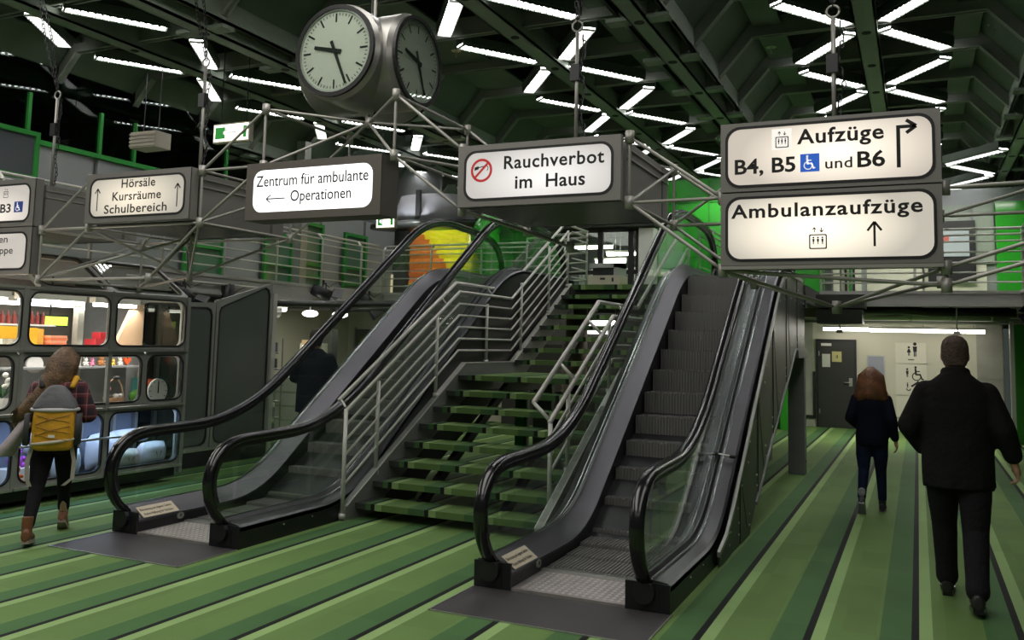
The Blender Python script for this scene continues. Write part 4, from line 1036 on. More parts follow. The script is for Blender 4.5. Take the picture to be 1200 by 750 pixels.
def sign(x0, x1, z0, z1, label, face, depth=.10, thick_border=True, box=M_signbox, m_=.055, border=.018, grp='hanging direction signs'):
    t = thing('hanging_sign', label, 'sign', ((x0+x1)/2, 6.0, z0), grp)
    y = 6.0
    MB().box(x0, x1, y+.004, y+depth, z0, z1).build('housing', box, t)
    outer = rr(x0+m_, x1-m_, z0+m_*.8, z1-m_*.8, .095, 6); bd = border
    inner = rr(x0+m_+bd, x1-m_-bd, z0+m_*.8+bd, z1-m_*.8-bd, .095-bd*.6, 6)
    frame_out = rect_match(x0, x1, z0, z1, outer, .095, 6)
    MB().strip([(x, y, z) for x, z in frame_out], [(x, y, z) for x, z in outer], (0, .012, 0)).build('front_frame', box, t)
    if bd > 0.004: MB().strip([(x, y-.004, z) for x, z in outer], [(x, y-.004, z) for x, z in inner], (0, .012, 0)).build('gasket', M_gasket, t)
    pl = MB(); pl.add([(x, y+.001, z) for x, z in inner], [tuple(range(len(inner)))])
    pl.build('lit_face', face, t)
    return t, y-.001
# lift sign (upper right)
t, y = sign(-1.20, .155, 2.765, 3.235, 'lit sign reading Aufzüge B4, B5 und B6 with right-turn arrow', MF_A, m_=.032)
q = MB()
put_text(q, 'Aufzüge', (-.70, y, 3.065), (1, 0, 0), (0, 0, 1), .53, .094, .022, 1.08)
put_text(q, 'B4, B5', (-1.105, y, 2.885), (1, 0, 0), (0, 0, 1), .395, .096, .022)
put_text(q, 'und', (-.525, y, 2.890), (1, 0, 0), (0, 0, 1), .165, .068, .012, 1.05)
put_text(q, 'B6', (-.33, y, 2.888), (1, 0, 0), (0, 0, 1), .165, .098, .022)
q.build('lettering', M_ink, t)['kind'] = 'stuff'
q = MB(); q.add([(-.098, y, 2.87), (-.075, y, 2.87), (-.075, y, 3.12), (-.098, y, 3.12)], [(0, 1, 2, 3)]); arrow(q, (.015, 3.13), (-.098, 3.13), .022, .055, y); q.build('arrow', M_ink, t)['kind'] = 'stuff'
q = MB(); lift_icon(q, -.795, 3.09, .085, y-.002); MB().add([(-.86, y, 3.035), (-.735, y, 3.035), (-.735, y, 3.175), (-.86, y, 3.175)], [(0, 1, 2, 3)]).build('icon_plate', mat('white_icon_plate', (.8, .75, .7), .5, emit=.65, ecol=(1, .95, .9)), t)
q.build('lift_pictogram', M_ink, t)['kind'] = 'stuff'
MB().add([(-.68, y, 2.875), (-.56, y, 2.875), (-.56, y, 2.995), (-.68, y, 2.995)], [(0, 1, 2, 3)]).build('blue_square', BLUE, t)
q = MB(); wheelchair(q, -.628, 2.935, .13, y-.002); q.build('wheelchair_pictogram', SW, t)['kind'] = 'stuff'
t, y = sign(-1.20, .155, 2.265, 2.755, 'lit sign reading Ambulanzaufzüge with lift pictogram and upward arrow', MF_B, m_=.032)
q = MB(); put_text(q, 'Ambulanzaufzüge', (-1.13, y, 2.585), (1, 0, 0), (0, 0, 1), 1.175, .088, .022, 1.12); q.build('lettering', M_ink, t)['kind'] = 'stuff'
q = MB(); lift_icon(q, -.575, 2.42, .11, y); q.build('lift_pictogram', M_ink, t)['kind'] = 'stuff'
q = MB(); arrow(q, (-.235, 2.53), (-.235, 2.375), .014, .055, y); q.build('arrow', M_ink, t)['kind'] = 'stuff'
MB().box(-1.20, .155, 6.0, 6.12, 2.24, 2.262).build('bottom_rail', M_truss, t)
# no smoking
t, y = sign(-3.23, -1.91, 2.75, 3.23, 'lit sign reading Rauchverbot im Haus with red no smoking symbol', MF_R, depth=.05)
q = MB()
put_text(q, 'Rauchverbot', (-2.835, y, 3.03), (1, 0, 0), (0, 0, 1), .80, .096, .018, 1.08)
put_text(q, 'im  Haus', (-2.74, y, 2.875), (1, 0, 0), (0, 0, 1), .56, .097, .018, 1.05); q.build('lettering', M_ink, t)['kind'] = 'stuff'
q = MB(); ringfill(q, -3.025, 3.03, .072, .092, y, 0, 360, 28)
q.add([(-3.083, y-.001, 2.985), (-3.07, y-.001, 2.972), (-2.967, y-.001, 3.075), (-2.98, y-.001, 3.088)], [(0, 1, 2, 3)]); q.build('red_ring', mat('sign_red', (.55, .03, .03), .4, emit=.25, ecol=(.6, .03, .03)), t)['kind'] = 'stuff'
q = MB(); q.add([(-3.085, y, 3.03), (-3.05, y, 3.04), (-3.05, y, 3.065), (-3.085, y, 3.055)], [(0, 1, 2, 3)]); q.add([(-3.05, y, 3.048), (-3.0, y, 3.06), (-3.0, y, 3.066), (-3.05, y, 3.056)], [(0, 1, 2, 3)])
ringfill(q, -2.99, 3.045, .018, .024, y, -60, 120, 8); q.build('cigarette', M_ink, t)['kind'] = 'stuff'
# surgery centre
t, y = sign(-5.33, -3.935, 2.725, 3.225, 'bright white sign reading Zentrum für ambulante Operationen with left arrow', M_face_white, depth=.26, box=M_signbrown, m_=.08, border=.002)
q = MB()
put_text(q, 'Zentrum für ambulante', (-5.215, y-.003, 3.015), (1, 0, 0), (0, 0, 1), 1.16, .094, .008)
put_text(q, 'Operationen', (-4.84, y-.003, 2.875), (1, 0, 0), (0, 0, 1), .62, .092, .008); q.build('lettering', M_ink, t)['kind'] = 'stuff'
q = MB(); arrow(q, (-5.10, 2.905), (-4.90, 2.905), .010, .045, y); q.build('arrow', M_ink, t)['kind'] = 'stuff'
# lecture halls
t, y = sign(-7.31, -5.98, 2.77, 3.245, 'lit sign reading Hörsäle Kursräume Schulbereich between two up arrows', MF_H, box=M_signbox)
q = MB()
put_text(q, 'Hörsäle', (-6.84, y, 3.095), (1, 0, 0), (0, 0, 1), .43, .080, .012, 1.05)
put_text(q, 'Kursräume', (-6.95, y, 2.975), (1, 0, 0), (0, 0, 1), .62, .080, .012, 1.05)
put_text(q, 'Schulbereich', (-7.05, y, 2.855), (1, 0, 0), (0, 0, 1), .80, .080, .012, 1.05); q.build('lettering', M_ink, t)['kind'] = 'stuff'
for x, nm in ((-7.15, 'l'), (-6.13, 'r')):
    q = MB(); arrow(q, (x, 3.10), (x, 2.885), .012, .045, y); q.build('arrow', M_ink, t)['kind'] = 'stuff'
# left edge pair
t, y = sign(-9.36, -8.04, 2.775, 3.26, 'upper lit sign at the left edge, showing B3 and a blue wheelchair square', MF_B3)
q = MB(); put_text(q, 'und', (-8.74, y, 2.93), (1, 0, 0), (0, 0, 1), .17, .06, .01); put_text(q, 'B3', (-8.54, y, 2.925), (1, 0, 0), (0, 0, 1), .16, .085, .02); q.build('lettering', M_ink, t)['kind'] = 'stuff'
MB().add([(-8.33, y, 2.92), (-8.20, y, 2.92), (-8.20, y, 3.03), (-8.33, y, 3.03)], [(0, 1, 2, 3)]).build('blue_square', mat('dark_blue', (.02, .04, .20), .4, emit=.25, ecol=(.03, .06, .3)), t)
q = MB(); wheelchair(q, -8.275, 2.975, .12, y-.002); q.build('wheelchair_pictogram', SW, t)['kind'] = 'stuff'
q = MB(); lift_icon(q, -8.47, 3.115, .075, y); q.build('lift_pictogram', M_ink, t)['kind'] = 'stuff'
t, y = sign(-9.36, -8.04, 2.29, 2.765, 'lower lit sign at the left edge, showing the ends of two words', MF_B3)
q = MB(); put_text(q, 'Automaten', (-9.05, y, 2.615), (1, 0, 0), (0, 0, 1), .66, .07, .008); put_text(q, 'Treppe', (-8.71, y, 2.50), (1, 0, 0), (0, 0, 1), .41, .07, .008); q.build('lettering', M_ink, t)['kind'] = 'stuff'
# blank side boxes and undersides of the sign cells
for (xs0, xs1, lab) in ((-3.21, -1.91, 'grey box with blank side panel behind the Rauchverbot sign'), (-7.30, -5.98, 'grey box with blank side panel behind the Hörsäle sign'), (-9.34, -8.06, 'grey box with blank side panel behind the left edge signs')):
    t = thing('blank_sign_box', lab, 'sign box', ((xs0+xs1)/2, 6.7, 2.75), 'blank backs of the sign cells')
    MB().box(xs1-.05, xs1, 6.14, 7.32, 2.76, 3.21).build('side_panel', M_signbox, t)
    MB().box(xs1-.012, xs1+.004, 7.12, 7.15, 2.77, 3.20).build('panel_seam', M_signbrown, t)
    MB().box(xs0, xs1-.05, 7.27, 7.32, 2.76, 3.21).build('back_panel', M_signbox, t)
    MB().box(xs0, xs1-.05, 6.14, 7.32, 2.76, 2.775).build('bottom_panel', mat('dark_gloss_underside', (.03, .03, .028), .25), t)
    for z in (3.08, 3.15): MB().box(xs1, xs1+.012, 6.14, 7.30, z, z+.012).build('panel_ridge', M_truss, t)
# ---- suspension rods and chains
def suspend(x, y, zr0, zr1, zc, label, sway=0.):
    t = thing('hanging_chain', label, 'chain', (x, y, zr0), 'chains and rods holding the sign truss')
    MB().cyl((x, y, zr0), (x, y, zr1), .016, n=8).build('rod', M_truss, t, True)
    MB().path([(x+.045*math.cos(a), y, zr1+.045+.045*math.sin(a)) for a in [k*math.pi/6 for k in range(13)]], .009, 6).build('ring', M_truss, t, True)
    ch = MB(); n = int((zc-zr1)/.05)
    def link(p, d, flip):
        pts = []; d = Vector(d).normalized(); s = Vector((1, 0, 0)) if flip else Vector((0, 1, 0)); s = (s-d*s.dot(d)).normalized()
        for k in range(9):
            a = 2*math.pi*k/8; pts.append(Vector(p)+d*.032*math.cos(a)+s*.015*math.sin(a))
        ch.path(pts, .0045, 4)
    for side in (-1, 1):
        prev = None
        for k in range(n):
            f = k/max(1, n-1); bow = math.sin(f*math.pi)*.05*side+sway*f
            link((x+bow, y, zr1+.09+(zc-zr1-.09)*f), (sway/n*2+.001, 0, 1), k % 2)
    stuff(ch.build('chain_links', M_black, t))
    dn = MB()
    for k in range(int((zr1-zr0)/.055)): 
        p = (x+.05+.02*math.sin(k*.9), y, zr1-.06-.05*k); pts = [Vector(p)+Vector((0, 0, 1))*.03*math.cos(a)+Vector((1, 0, 0) if k % 2 else (0, 1, 0))*.014*math.sin(a) for a in [j*math.pi/4 for j in range(9)]]; dn.path(pts, .0045, 4)
    if dn.v: stuff(dn.build('loose_chain', M_black, t))
    MB().box(x-.05, x+.03, y-.03, y+.03, zr1-.42, zr1-.28).build('hoist_block', M_black, t)
    return t
suspend(-8.72, 6.7, 3.26, 4.32, 5.7, 'rod and sagging chain above the left edge signs', -.45)
suspend(-6.56, 6.7, 3.26, 4.45, 5.7, 'rod and chain hoist beside the Hörsäle sign', -.25)
suspend(-2.52, 6.7, 3.26, 4.30, 5.7, 'rod and chain hoist above the Rauchverbot sign', .05)
suspend(-.52, 6.7, 3.24, 4.15, 5.7, 'rod and chain hoist above the Aufzüge sign', .0)
for x in (-8.72, -6.56, -2.52, -.52):
    for (dx, dy) in ((-.68, -.6), (.68, -.6), (-.68, .64), (.68, .64)): bar((x, 6.7, 3.30), (x+dx*.96, 6.72+dy, 3.23), .010)

# ---- the clock
CX, CY, CZc = -4.80, 7.03, 4.34
ck = thing('station_clock', 'big brushed metal clock with round white dials facing two ways', 'clock', (CX, CY, 3.9))
Rb, Dh = .455, .54
M_cbody = mat('clock_body_metal', (.34, .33, .31), .33, .75)
def circ(c, r, ax, off, n=40):
    if ax == 'y': return [(c[0]+r*math.cos(a), c[1]+off, c[2]+r*math.sin(a)) for a in [2*math.pi*k/n for k in range(n)]]
    return [(c[0]+off, c[1]+r*math.cos(a), c[2]+r*math.sin(a)) for a in [2*math.pi*k/n for k in range(n)]]
for ax in ('y', 'x'):
    mb = MB(); mb.loft([circ((CX, CY, CZc), r, ax, o_) for o_, r in ((-Dh, Rb-.045), (-Dh+.05, Rb), (Dh-.05, Rb), (Dh, Rb-.045))])
    edge_split(mb.build('drum', M_cbody, ck, True))
def dial(ax, off, sgn):
    C = (CX, CY, CZc); nm = []
    d = MB(); d.loft([circ(C, .385, ax, off), circ(C, .385, ax, off+sgn*.006)]); di = d.build('dial', mat('dial_white', (.70, .64, .62), .45), ck)
    b_ = MB(); b_.strip(circ(C, .43, ax, off), circ(C, .39, ax, off), ((sgn*.03, 0, 0) if ax == 'x' else (0, sgn*.03, 0))); b_.build('bezel', M_gasket, ck)
    b_ = MB(); b_.strip(circ(C, .39, ax, off), circ(C, .375, ax, off), ((sgn*.02, 0, 0) if ax == 'x' else (0, sgn*.02, 0))); b_.build('inner_rim', M_steel, ck)
    h = off+sgn*.009
    # direction "right" on the dial as seen by the viewer
    def P(u, v): return (CX+u*(-sgn), CY+h, CZc+v) if ax == 'y' else (CX+h, CY+u*sgn, CZc+v)
    mk = MB()
    for k in range(60):
        a = 2*math.pi*k/60; big = k % 5 == 0; r0, r1, w_ = (.27, .355, .018) if big else (.33, .355, .007)
        s, c = math.sin(a), math.cos(a)
        mk.add([P(s*r0-c*w_/2, c*r0+s*w_/2), P(s*r1-c*w_/2, c*r1+s*w_/2), P(s*r1+c*w_/2, c*r1-s*w_/2), P(s*r0+c*w_/2, c*r0-s*w_/2)], [(0, 1, 2, 3)])
    stuff(mk.build('minute_marks', M_ink, di))
    for nm_, ang, L, tl, w0, w1 in (('hour_hand', 283, .235, .07, .042, .032), ('minute_hand', 157, .345, .10, .032, .022)):
        a = R(ang); s, c = math.sin(a), math.cos(a); hh = MB()
        pts = [P(-s*tl-c*w0/2, -c*tl+s*w0/2), P(s*L-c*w1/2, c*L+s*w1/2), P(s*L+c*w1/2, c*L-s*w1/2), P(-s*tl+c*w0/2, -c*tl-s*w0/2)]
        ofv = Vector((sgn*.006, 0, 0)) if ax == 'x' else Vector((0, sgn*.006, 0)); k = .5 if nm_ == 'hour_hand' else 1.6
        hh.hexa([Vector(p)+ofv*k for p in pts], [Vector(p)+ofv*(k+.8) for p in pts]); hh.build(nm_, M_ink, di)
    gl = MB(); gl.loft([circ(C, .385, ax, off+sgn*.028), circ(C, .385, ax, off+sgn*.031)]); gl.build('cover_glass', G_clear, di)
dial('y', -Dh, -1); dial('x', Dh, 1); dial('y', Dh, 1)
MB().cyl((CX+.05, CY, CZc+Rb-.02), (CX+.05, CY, 5.7), .018, n=8).build('hanging_tube', M_truss, ck)
MB().cyl((CX+.01, CY, CZc+Rb), (CX+.01, CY, 5.7), .006, n=5).build('cable', M_black, ck)
MB().path([(CX+.1, CY, CZc-Rb+.02), (CX+.12, CY-.06, CZc-Rb-.05), (CX+.08, CY-.12, CZc-Rb-.12), (-4.55, 6.7, 3.78)], .010, 6).build('lower_hook', M_black, ck)

# ---- emergency exit boxes
def exit_box(x, y, z, L, ang, label):
    t = thing('exit_sign', label, 'sign', (x, y, z), 'emergency exit light boxes')
    Mx = Matrix.Translation((x, y, z)) @ Matrix.Rotation(R(ang), 4, 'Z')
    MB().box(-L/2, L/2, 0, .08, 0, .26).xf(Mx).build('housing', mat('cream_box', (.5, .46, .38), .5), t)
    MB().box(-L/2+.02, L/2-.02, -.006, 0, .02, .24).xf(Mx).build('lit_face', mat('lit_exit_white', (1, 1, .9), .4, emit=2.5, ecol=(1, .97, .8)), t)
    q = MB(); q.add([(-L/2+.04, -.008, .05), (-L/2+.04+L*.28, -.008, .05), (-L/2+.04+L*.28, -.008, .21), (-L/2+.04, -.008, .21)], [(0, 1, 2, 3)])
    q.add([(L/2-.10, -.008, .05), (L/2-.04, -.008, .05), (L/2-.04, -.008, .21), (L/2-.10, -.008, .21)], [(0, 1, 2, 3)])
    q.xf(Mx).build('green_field', mat('exit_green', (.03, .35, .05), .4, emit=.25, ecol=(.05, .6, .1)), t)['kind'] = 'stuff'
    q = MB(); arrow(q, (-.12, .13), (.12, .13), .03, .07, -.010); q.xf(Mx).build('white_arrow', SW, t)['kind'] = 'stuff'
    for dx in (-L*.35, L*.35): MB().cyl(Mx @ Vector((dx, .04, .26)), Mx @ Vector((dx, .04, 5.70-z)), .008, n=5).build('hanger', M_black, t)
exit_box(-8.30, 9.0, 4.30, .62, 0, 'lit emergency exit box hanging behind the clock truss on the left')
exit_box(-9.05, 14.0, 3.80, .42, 0, 'small lit exit box above the left gallery near the yellow wall')
t = thing('ventilation_grille', 'dim cream slatted box hanging above the left gallery', 'grille', (-10.3, 9.4, 4.5))
MB().box(-10.6, -10.1, 9.4, 9.7, 4.46, 4.70).build('housing', mat('cream_box', (.5, .46, .38), .5), t)
for k in range(4): MB().box(-10.6, -10.08, 9.38, 9.40, 4.48+.055*k, 4.51+.055*k).build('slat', mat('cream_box', (.5, .46, .38), .5), t)
for x in (-10.5, -10.2): MB().cyl((x, 9.55, 4.70), (x, 9.55, 5.72), .008, n=5).build('hanger', M_black, t)
# ---- theatre spots under the gallery edges
def spotlight(x, y, z, tx, ty, tz, label):
    t = thing('spotlight', label, 'spotlight', (x, y, z), 'black theatre spotlights on the gallery edges')
    p = Vector((x, y, z)); d = (Vector((tx, ty, tz))-p).normalized(); a = d.orthogonal().normalized(); b2 = d.cross(a); n0 = len(bpy.data.objects)
    MB().cyl(p-d*.22, p+d*.14, .10, .115, 14).build('lamp_body', M_blackpaint, t, True)
    fl = MB(); c = p+d*.14
    for s, v1, v2 in ((1, a, b2), (-1, a, b2), (1, b2, a), (-1, b2, a)):
        q0 = c+v1*.115*s
        fl.hexa([q0-v2*.11, q0+v2*.11, q0+v2*.11+v1*.008, q0-v2*.11+v1*.008], [q0-v2*.13+d*.16+v1*.06*s, q0+v2*.13+d*.16+v1*.06*s, q0+v2*.13+d*.16+v1*(.06*s+.008), q0-v2*.13+d*.16+v1*(.06*s+.008)])
    fl.build('barn_doors', M_blackpaint, t)['kind'] = 'stuff'
    MB().path([p+b2*.13, p+b2*.13+Vector((0, 0, .10)), p+Vector((0, 0, .17)), p-b2*.13+Vector((0, 0, .10)), p-b2*.13], .010, 6).build('yoke', M_black, t)
    MB().cyl(p+Vector((0, 0, .16)), p+Vector((0, 0, .24)), .02, n=8).build('clamp', M_black, t)
    MB().path([p+Vector((0, 0, .2)), p+Vector((.05, .1, .12)), p+Vector((.02, .25, .18)), p+Vector((0, .4, .22))], .006, 5).build('cable', M_black, t)
spotlight(-9.60, 9.62, 2.28, -9.0, 10.3, 1.6, 'black theatre spot under the left gallery above the kiosk corner')
spotlight(-9.60, 10.55, 2.28, -9.5, 10.6, 1.2, 'second black theatre spot under the left gallery, above the grey panels')
spotlight(-9.55, 12.85, 2.50, -9.2, 13.2, 2.3, 'black spot clamped to the left gallery edge behind the handrail')
spotlight(-9.55, 14.3, 2.40, -9.2, 14.5, 2.0, 'farthest black spot on the left gallery edge')
spotlight(1.50, 13.8, 2.28, 1.3, 13.0, 2.2, 'black spot under the corner of the right gallery')
o = MB().cyl((-9.60, 8.6, 2.50), (-9.60, 11.2, 2.50), .016, n=8).build('lighting_bar', M_railpaint, origin=(-9.6, 9, 2.5), smooth=True); tag(o, 'thin grey lighting bar along the edge of the left gallery', 'bar')
t = thing('ceiling_duct', 'short fat silver duct under the left gallery', 'duct', (-10.1, 9.6, 2.1))
MB().cyl((-10.05, 8.7, 2.18), (-10.05, 12.2, 2.18), .15, n=18).build('duct_pipe', M_steel, t, True)
for y in (9.2, 10.2, 11.2): MB().cyl((-10.05, y, 2.18), (-10.05, y+.03, 2.18), .16, n=18).build('duct_collar', M_clad, t, True)

# ================================================================== KIOSK SHOP ON THE LEFT
KX = -8.0
SH = thing('shop_kiosk', 'grey framed glass kiosk with rounded windows and lit gift displays', 'kiosk', (-8.7, 6.4, 0))
def cell(o_, u, v, W_, H_, r, rim, parent, glassm, thick=.05, gask=.018, nm='window_frame', frame=M_shopframe):
    """frame plate with a rounded opening in the plane spanned by u and v"""
    o_ = Vector(o_); u = Vector(u).normalized(); v = Vector(v).normalized(); nrm = u.cross(v)
    inner = rr(rim, W_-rim, rim, H_-rim, r, 5); outer = rect_match(0, W_, 0, H_, inner, r, 5)
    T = lambda pts, off=0: [o_+u*a+v*b_+nrm*off for a, b_ in pts]
    f = MB().strip(T(outer), T(inner), nrm*-thick); fr = f.build(nm, frame, parent)
    g2 = rr(rim+gask, W_-rim-gask, rim+gask, H_-rim-gask, max(.01, r-gask), 5)
    MB().strip(T(inner, .006), T(g2, .006), nrm*-(thick*.6)).build('gasket', M_gasket, fr)
    MB().add(T(g2, -.01), [tuple(range(len(g2)))]).build('pane', glassm, fr)
    return fr
rows = [(.20, .70, [(3.9, 4.95), (4.95, 5.97), (5.97, 7.02), (7.02, 8.12)]), (.92, .60, [(3.9, 4.8), (4.8, 5.93), (5.93, 7.50), (7.50, 8.12)]), (1.54, .62, [(3.9, 4.95), (4.95, 5.97), (5.97, 7.02), (7.02, 8.12)])]
for z0, hh, cs in rows:
    for a, b_ in cs:
        cell((KX, a, z0), (0, 1, 0), (0, 0, 1), b_-a, hh, .11, .035, SH, G_shop)
for z in (.19, .905, 1.53):
    for a, b_ in ((3.9, 5.95), (5.96, 7.0), (7.01, 8.12)): MB().box(KX, KX+.035, a+.005, b_-.005, z-.012, z+.012).build('ledge_strip', M_shoplip, SH)
MB().box(KX-.02, KX+.01, 3.9, 8.12, 2.14, 2.17).build('top_rail', M_shopframe, SH)
for y in (4.95, 5.96, 7.01): MB().box(KX-.03, KX+.012, y-.022, y+.022, .19, 2.16).build('mullion', M_shopframe, SH)
MB().box(KX-.05, KX+.015, 8.09, 8.14, .10, 2.17).build('corner_post', M_shopframe, SH)
MB().box(KX-2.2, KX-.06, 3.9, 8.1, .06, .18).build('base_floor', M_blackpaint, SH)
for y in (4.5, 6.2, 7.8): MB().box(KX-.6, KX-.3, y-.08, y+.08, 0, .06).build('foot', M_black, SH)
g_ = MB().cyl((KX+.06, 4.6, .60), (KX+.06, 8.10, .60), .013, n=8).build('guard_rail', M_steel, SH, True)
for y in (4.9, 5.97, 7.02, 8.05): MB().cyl((KX+.06, y, .60), (KX, y, .60), .010, n=6).build('rail_bracket', M_steel, g_)
# sloping roof lights
d_ = Vector((-.62, 0, .42)).normalized(); Lr = .70
for a, b_ in ((6.14, 7.02), (7.02, 8.12)):
    cell((KX, a, 2.17), (0, 1, 0), tuple(d_), b_-a, Lr, .10, .035, SH, G_shop, nm='roof_frame')
# end wall at the right
for x0, x1, z0, z1 in ((-8.75, -8.05, 1.54, 2.14), (-8.75, -8.05, .92, 1.5), (-8.75, -8.05, .2, .88)):
    cell((x1, 8.12, z0), (-1, 0, 0), (0, 0, 1), x1-x0, z1-z0, .10, .03, SH, G_dark, nm='end_frame')
MB().box(-10.0, -9.95, 3.9, 8.1, .18, 2.5).build('back_wall', mat('warm_grey_back_wall', (.22, .20, .18), .7), SH)
MB().box(-8.78, -8.75, 3.9, 8.05, .2, .88).build('display_back', mat('blue_lit_grey_back', (.25, .28, .36), .6), SH)  # grey panel with the blue of the display light mixed into its colour
MB().box(-9.9, -8.7, 8.06, 8.10, .18, 2.2).build('end_wall', M_greypanel, SH)
# wood faced slanting board
o = MB().prism_x([(7.60, 1.56), (8.0, 1.56), (8.0, 2.08), (7.86, 2.08)], -8.66, -8.60).build('slanting_board', mat('beech_board', (.62, .42, .28), .6), SH)
# lamps inside
for i, (x, ya, yb2) in enumerate(((-8.45, 4.6, 6.1), (-8.45, 6.2, 7.0), (-8.45, 7.12, 7.75), (-9.3, 5.2, 7.6))):
    t = thing('shop_tube_lamp', ['long bright tube lamp inside the kiosk at the left edge', 'bright tube lamp inside the kiosk over the girl', 'short bright tube lamp at the right end of the kiosk', 'tube lamp deeper inside the kiosk'][i], 'lamp', (x, ya, 2.05), 'tube lamps in the kiosk')
    MB().box(x-.05, x+.05, ya, yb2, 2.06, 2.12).build('housing', M_white, t)
    MB().cyl((x, ya+.02, 2.04), (x, yb2-.02, 2.04), .022, n=8).build('tube', M_tubewarm, t, True)
    MB().cyl((x, ya+.2, 2.12), (x, ya+.2, 2.37), .008, n=5).build('hanger', M_steel, t)
area('kiosk_glow', (-8.55, 6.2, 2.0), (.25, 3.4), 38, (1, .93, .82))
area('counter_fill', (-8.4, 6.6, 1.50), (.12, 2.8), 12, (1, .95, .88))  # added fill light without a fitting, brightens the middle window row
area('display_glow', (-8.2, 6.6, .82), (.16, 3.0), 20, (.50, .66, 1))
# shelves
o = MB().box(-8.75, -8.45, 6.0, 7.9, 1.325, 1.345).box(-8.74, -8.72, 6.0, 7.9, .92, 1.325).box(-8.47, -8.45, 7.85, 7.90, .92, 1.5, 1).build('divider_shelf', [M_greypanel, mat('beech_edge', (.6, .42, .26), .6)], origin=(-8.6, 7, .9))
tag(o, 'grey divider with beech edge carrying the plush toys inside the kiosk', 'shelf')
o = MB().box(-8.72, -8.06, 4.4, 8.05, .885, .905).build('display_counter', M_white, origin=(-8.4, 6.5, .88)); tag(o, 'white display counter behind the middle row of kiosk windows', 'counter')
o = MB().box(-8.72, -8.10, 4.4, 8.05, 1.53, 1.548).build('upper_shelf', M_white, origin=(-8.4, 6.5, 1.53)); tag(o, 'white shelf behind the upper row of kiosk windows', 'shelf')
for y in (7.25, 7.7):
    MB().box(-8.70, -8.66, y, y+.04, .2, .88).build('display_divider', M_shoplip, SH)
M_y = mat('yellow_card', (.85, .48, .03), .5); M_o = mat('orange_red_box', (.75, .18, .08), .5); M_rd = mat('red_box', (.40, .02, .03), .5); M_w = mat('white_plush', (.75, .72, .68), .9, bump=.3, bscale=60); M_pk = mat('pink_plush', (.75, .25, .40), .9); M_br = mat('brown_plush', (.42, .18, .06), .9, bump=.3, bscale=60); M_og = mat('orange_plush', (.75, .22, .06), .9, bump=.3, bscale=60); M_pu = mat('purple_cloth', (.35, .05, .40), .8)
def item(name, mb, m, loc, label, cat, group=None, smooth=False):
    o = mb.build(name, m, origin=loc, smooth=smooth); tag(o, label, cat, group); return o
# boxes and books on the upper shelf
x = -8.6
item('yellow_box', MB().box(-8.7, -8.5, 6.02, 6.34, 1.55, 1.77), M_y, (-8.6, 6.2, 1.55), 'large yellow box on the upper kiosk shelf at the left edge', 'box', 'boxes on the upper kiosk shelf')
item('white_box', MB().box(-8.48, -8.38, 6.02, 6.30, 1.55, 1.64), mat('white_print_box', (.7, .62, .5), .6, vary=.5, vscale=30), (-8.4, 6.2, 1.55), 'patterned white box before the large yellow box', 'box', 'boxes on the upper kiosk shelf')
item('yellow_box', MB().box(-8.7, -8.5, 6.40, 6.50, 1.55, 1.76), M_y, (-8.6, 6.45, 1.55), 'narrow yellow box left of the golden tube in the kiosk', 'box', 'boxes on the upper kiosk shelf')
item('golden_tube', MB().box(-8.66, -8.56, 6.52, 6.62, 1.55, 1.75), mat('golden_card', (.55, .30, .04), .5), (-8.6, 6.57, 1.55), 'golden upright carton on the upper kiosk shelf', 'box', 'boxes on the upper kiosk shelf')
for k in range(5):
    item('orange_packet', MB().box(-8.68, -8.50, 6.66+.004*(k % 2), 6.87-.006*(k % 3), 1.55+.027*k, 1.574+.027*k), M_o if k % 2 else mat('salmon_packet', (.75, .32, .2), .5), (-8.6, 6.75, 1.55+.027*k), ['lowest', 'second', 'middle', 'fourth', 'topmost'][k]+' packet of the orange pile on the upper kiosk shelf', 'packet', 'pile of orange packets')
item('red_box', MB().box(-8.68, -8.5, 7.24, 7.46, 1.55, 1.65), M_rd, (-8.6, 7.35, 1.55), 'wide dark red box on the upper kiosk shelf', 'box', 'boxes on the upper kiosk shelf')
item('red_box', MB().box(-8.66, -8.52, 7.32, 7.46, 1.652, 1.73), M_rd, (-8.6, 7.4, 1.65), 'small dark red box on top of the wide red box', 'box', 'boxes on the upper kiosk shelf')
sx = MB()
for k in range(14): sx.cyl((-8.9+.01*k, 5.9+.085*k, 1.85), (-8.9+.01*k, 5.9+.085*k, 1.98), .022, .016, 8)
for k in range(14):
    item('small_bottle', MB().cyl((-8.9, 5.95+.07*k, 1.80), (-8.9, 5.95+.07*k, 1.90), .022, n=8).cyl((-8.9, 5.95+.07*k, 1.90), (-8.9, 5.95+.07*k, 1.94), .009, n=6), mat('dark_red_glass', (.16, .03, .03), .25), (-8.9, 5.95+.07*k, 1.8), f'small dark red bottle high inside the kiosk, {["first","second","third","fourth","fifth","sixth","seventh","eighth","ninth","tenth","eleventh","twelfth","thirteenth","last"][k]} from the left', 'bottle', 'row of dark bottles in the kiosk')
item('bottle_shelf', MB().box(-9.0, -8.8, 5.85, 6.95, 1.78, 1.80), M_greypanel, (-8.9, 6.4, 1.78), 'narrow grey shelf holding the row of dark bottles in the kiosk', 'shelf')
es = thing('lit_exit_sign', 'yellow-green lit exit sign far inside the kiosk', 'sign', (-9.2, 7.2, 1.8)); MB().box(-9.22, -9.2, 7.1, 7.42, 1.80, 1.90).build('lit_face', mat('lime_face', (.5, .8, .05), .4, emit=1.4, ecol=(.75, 1, .1)), es); MB().box(-9.25, -9.22, 7.08, 7.44, 1.78, 1.92).build('housing', M_black, es); MB().box(-9.24, -9.23, 7.2, 7.22, 1.92, 2.37).build('hanger', M_black, es)
item('inner_post', MB().box(-8.62, -8.54, 7.02, 7.10, .2, 2.12), M_shoplip, (-8.6, 7.06, .2), 'bright aluminium post inside the kiosk beside the exit sign', 'post')
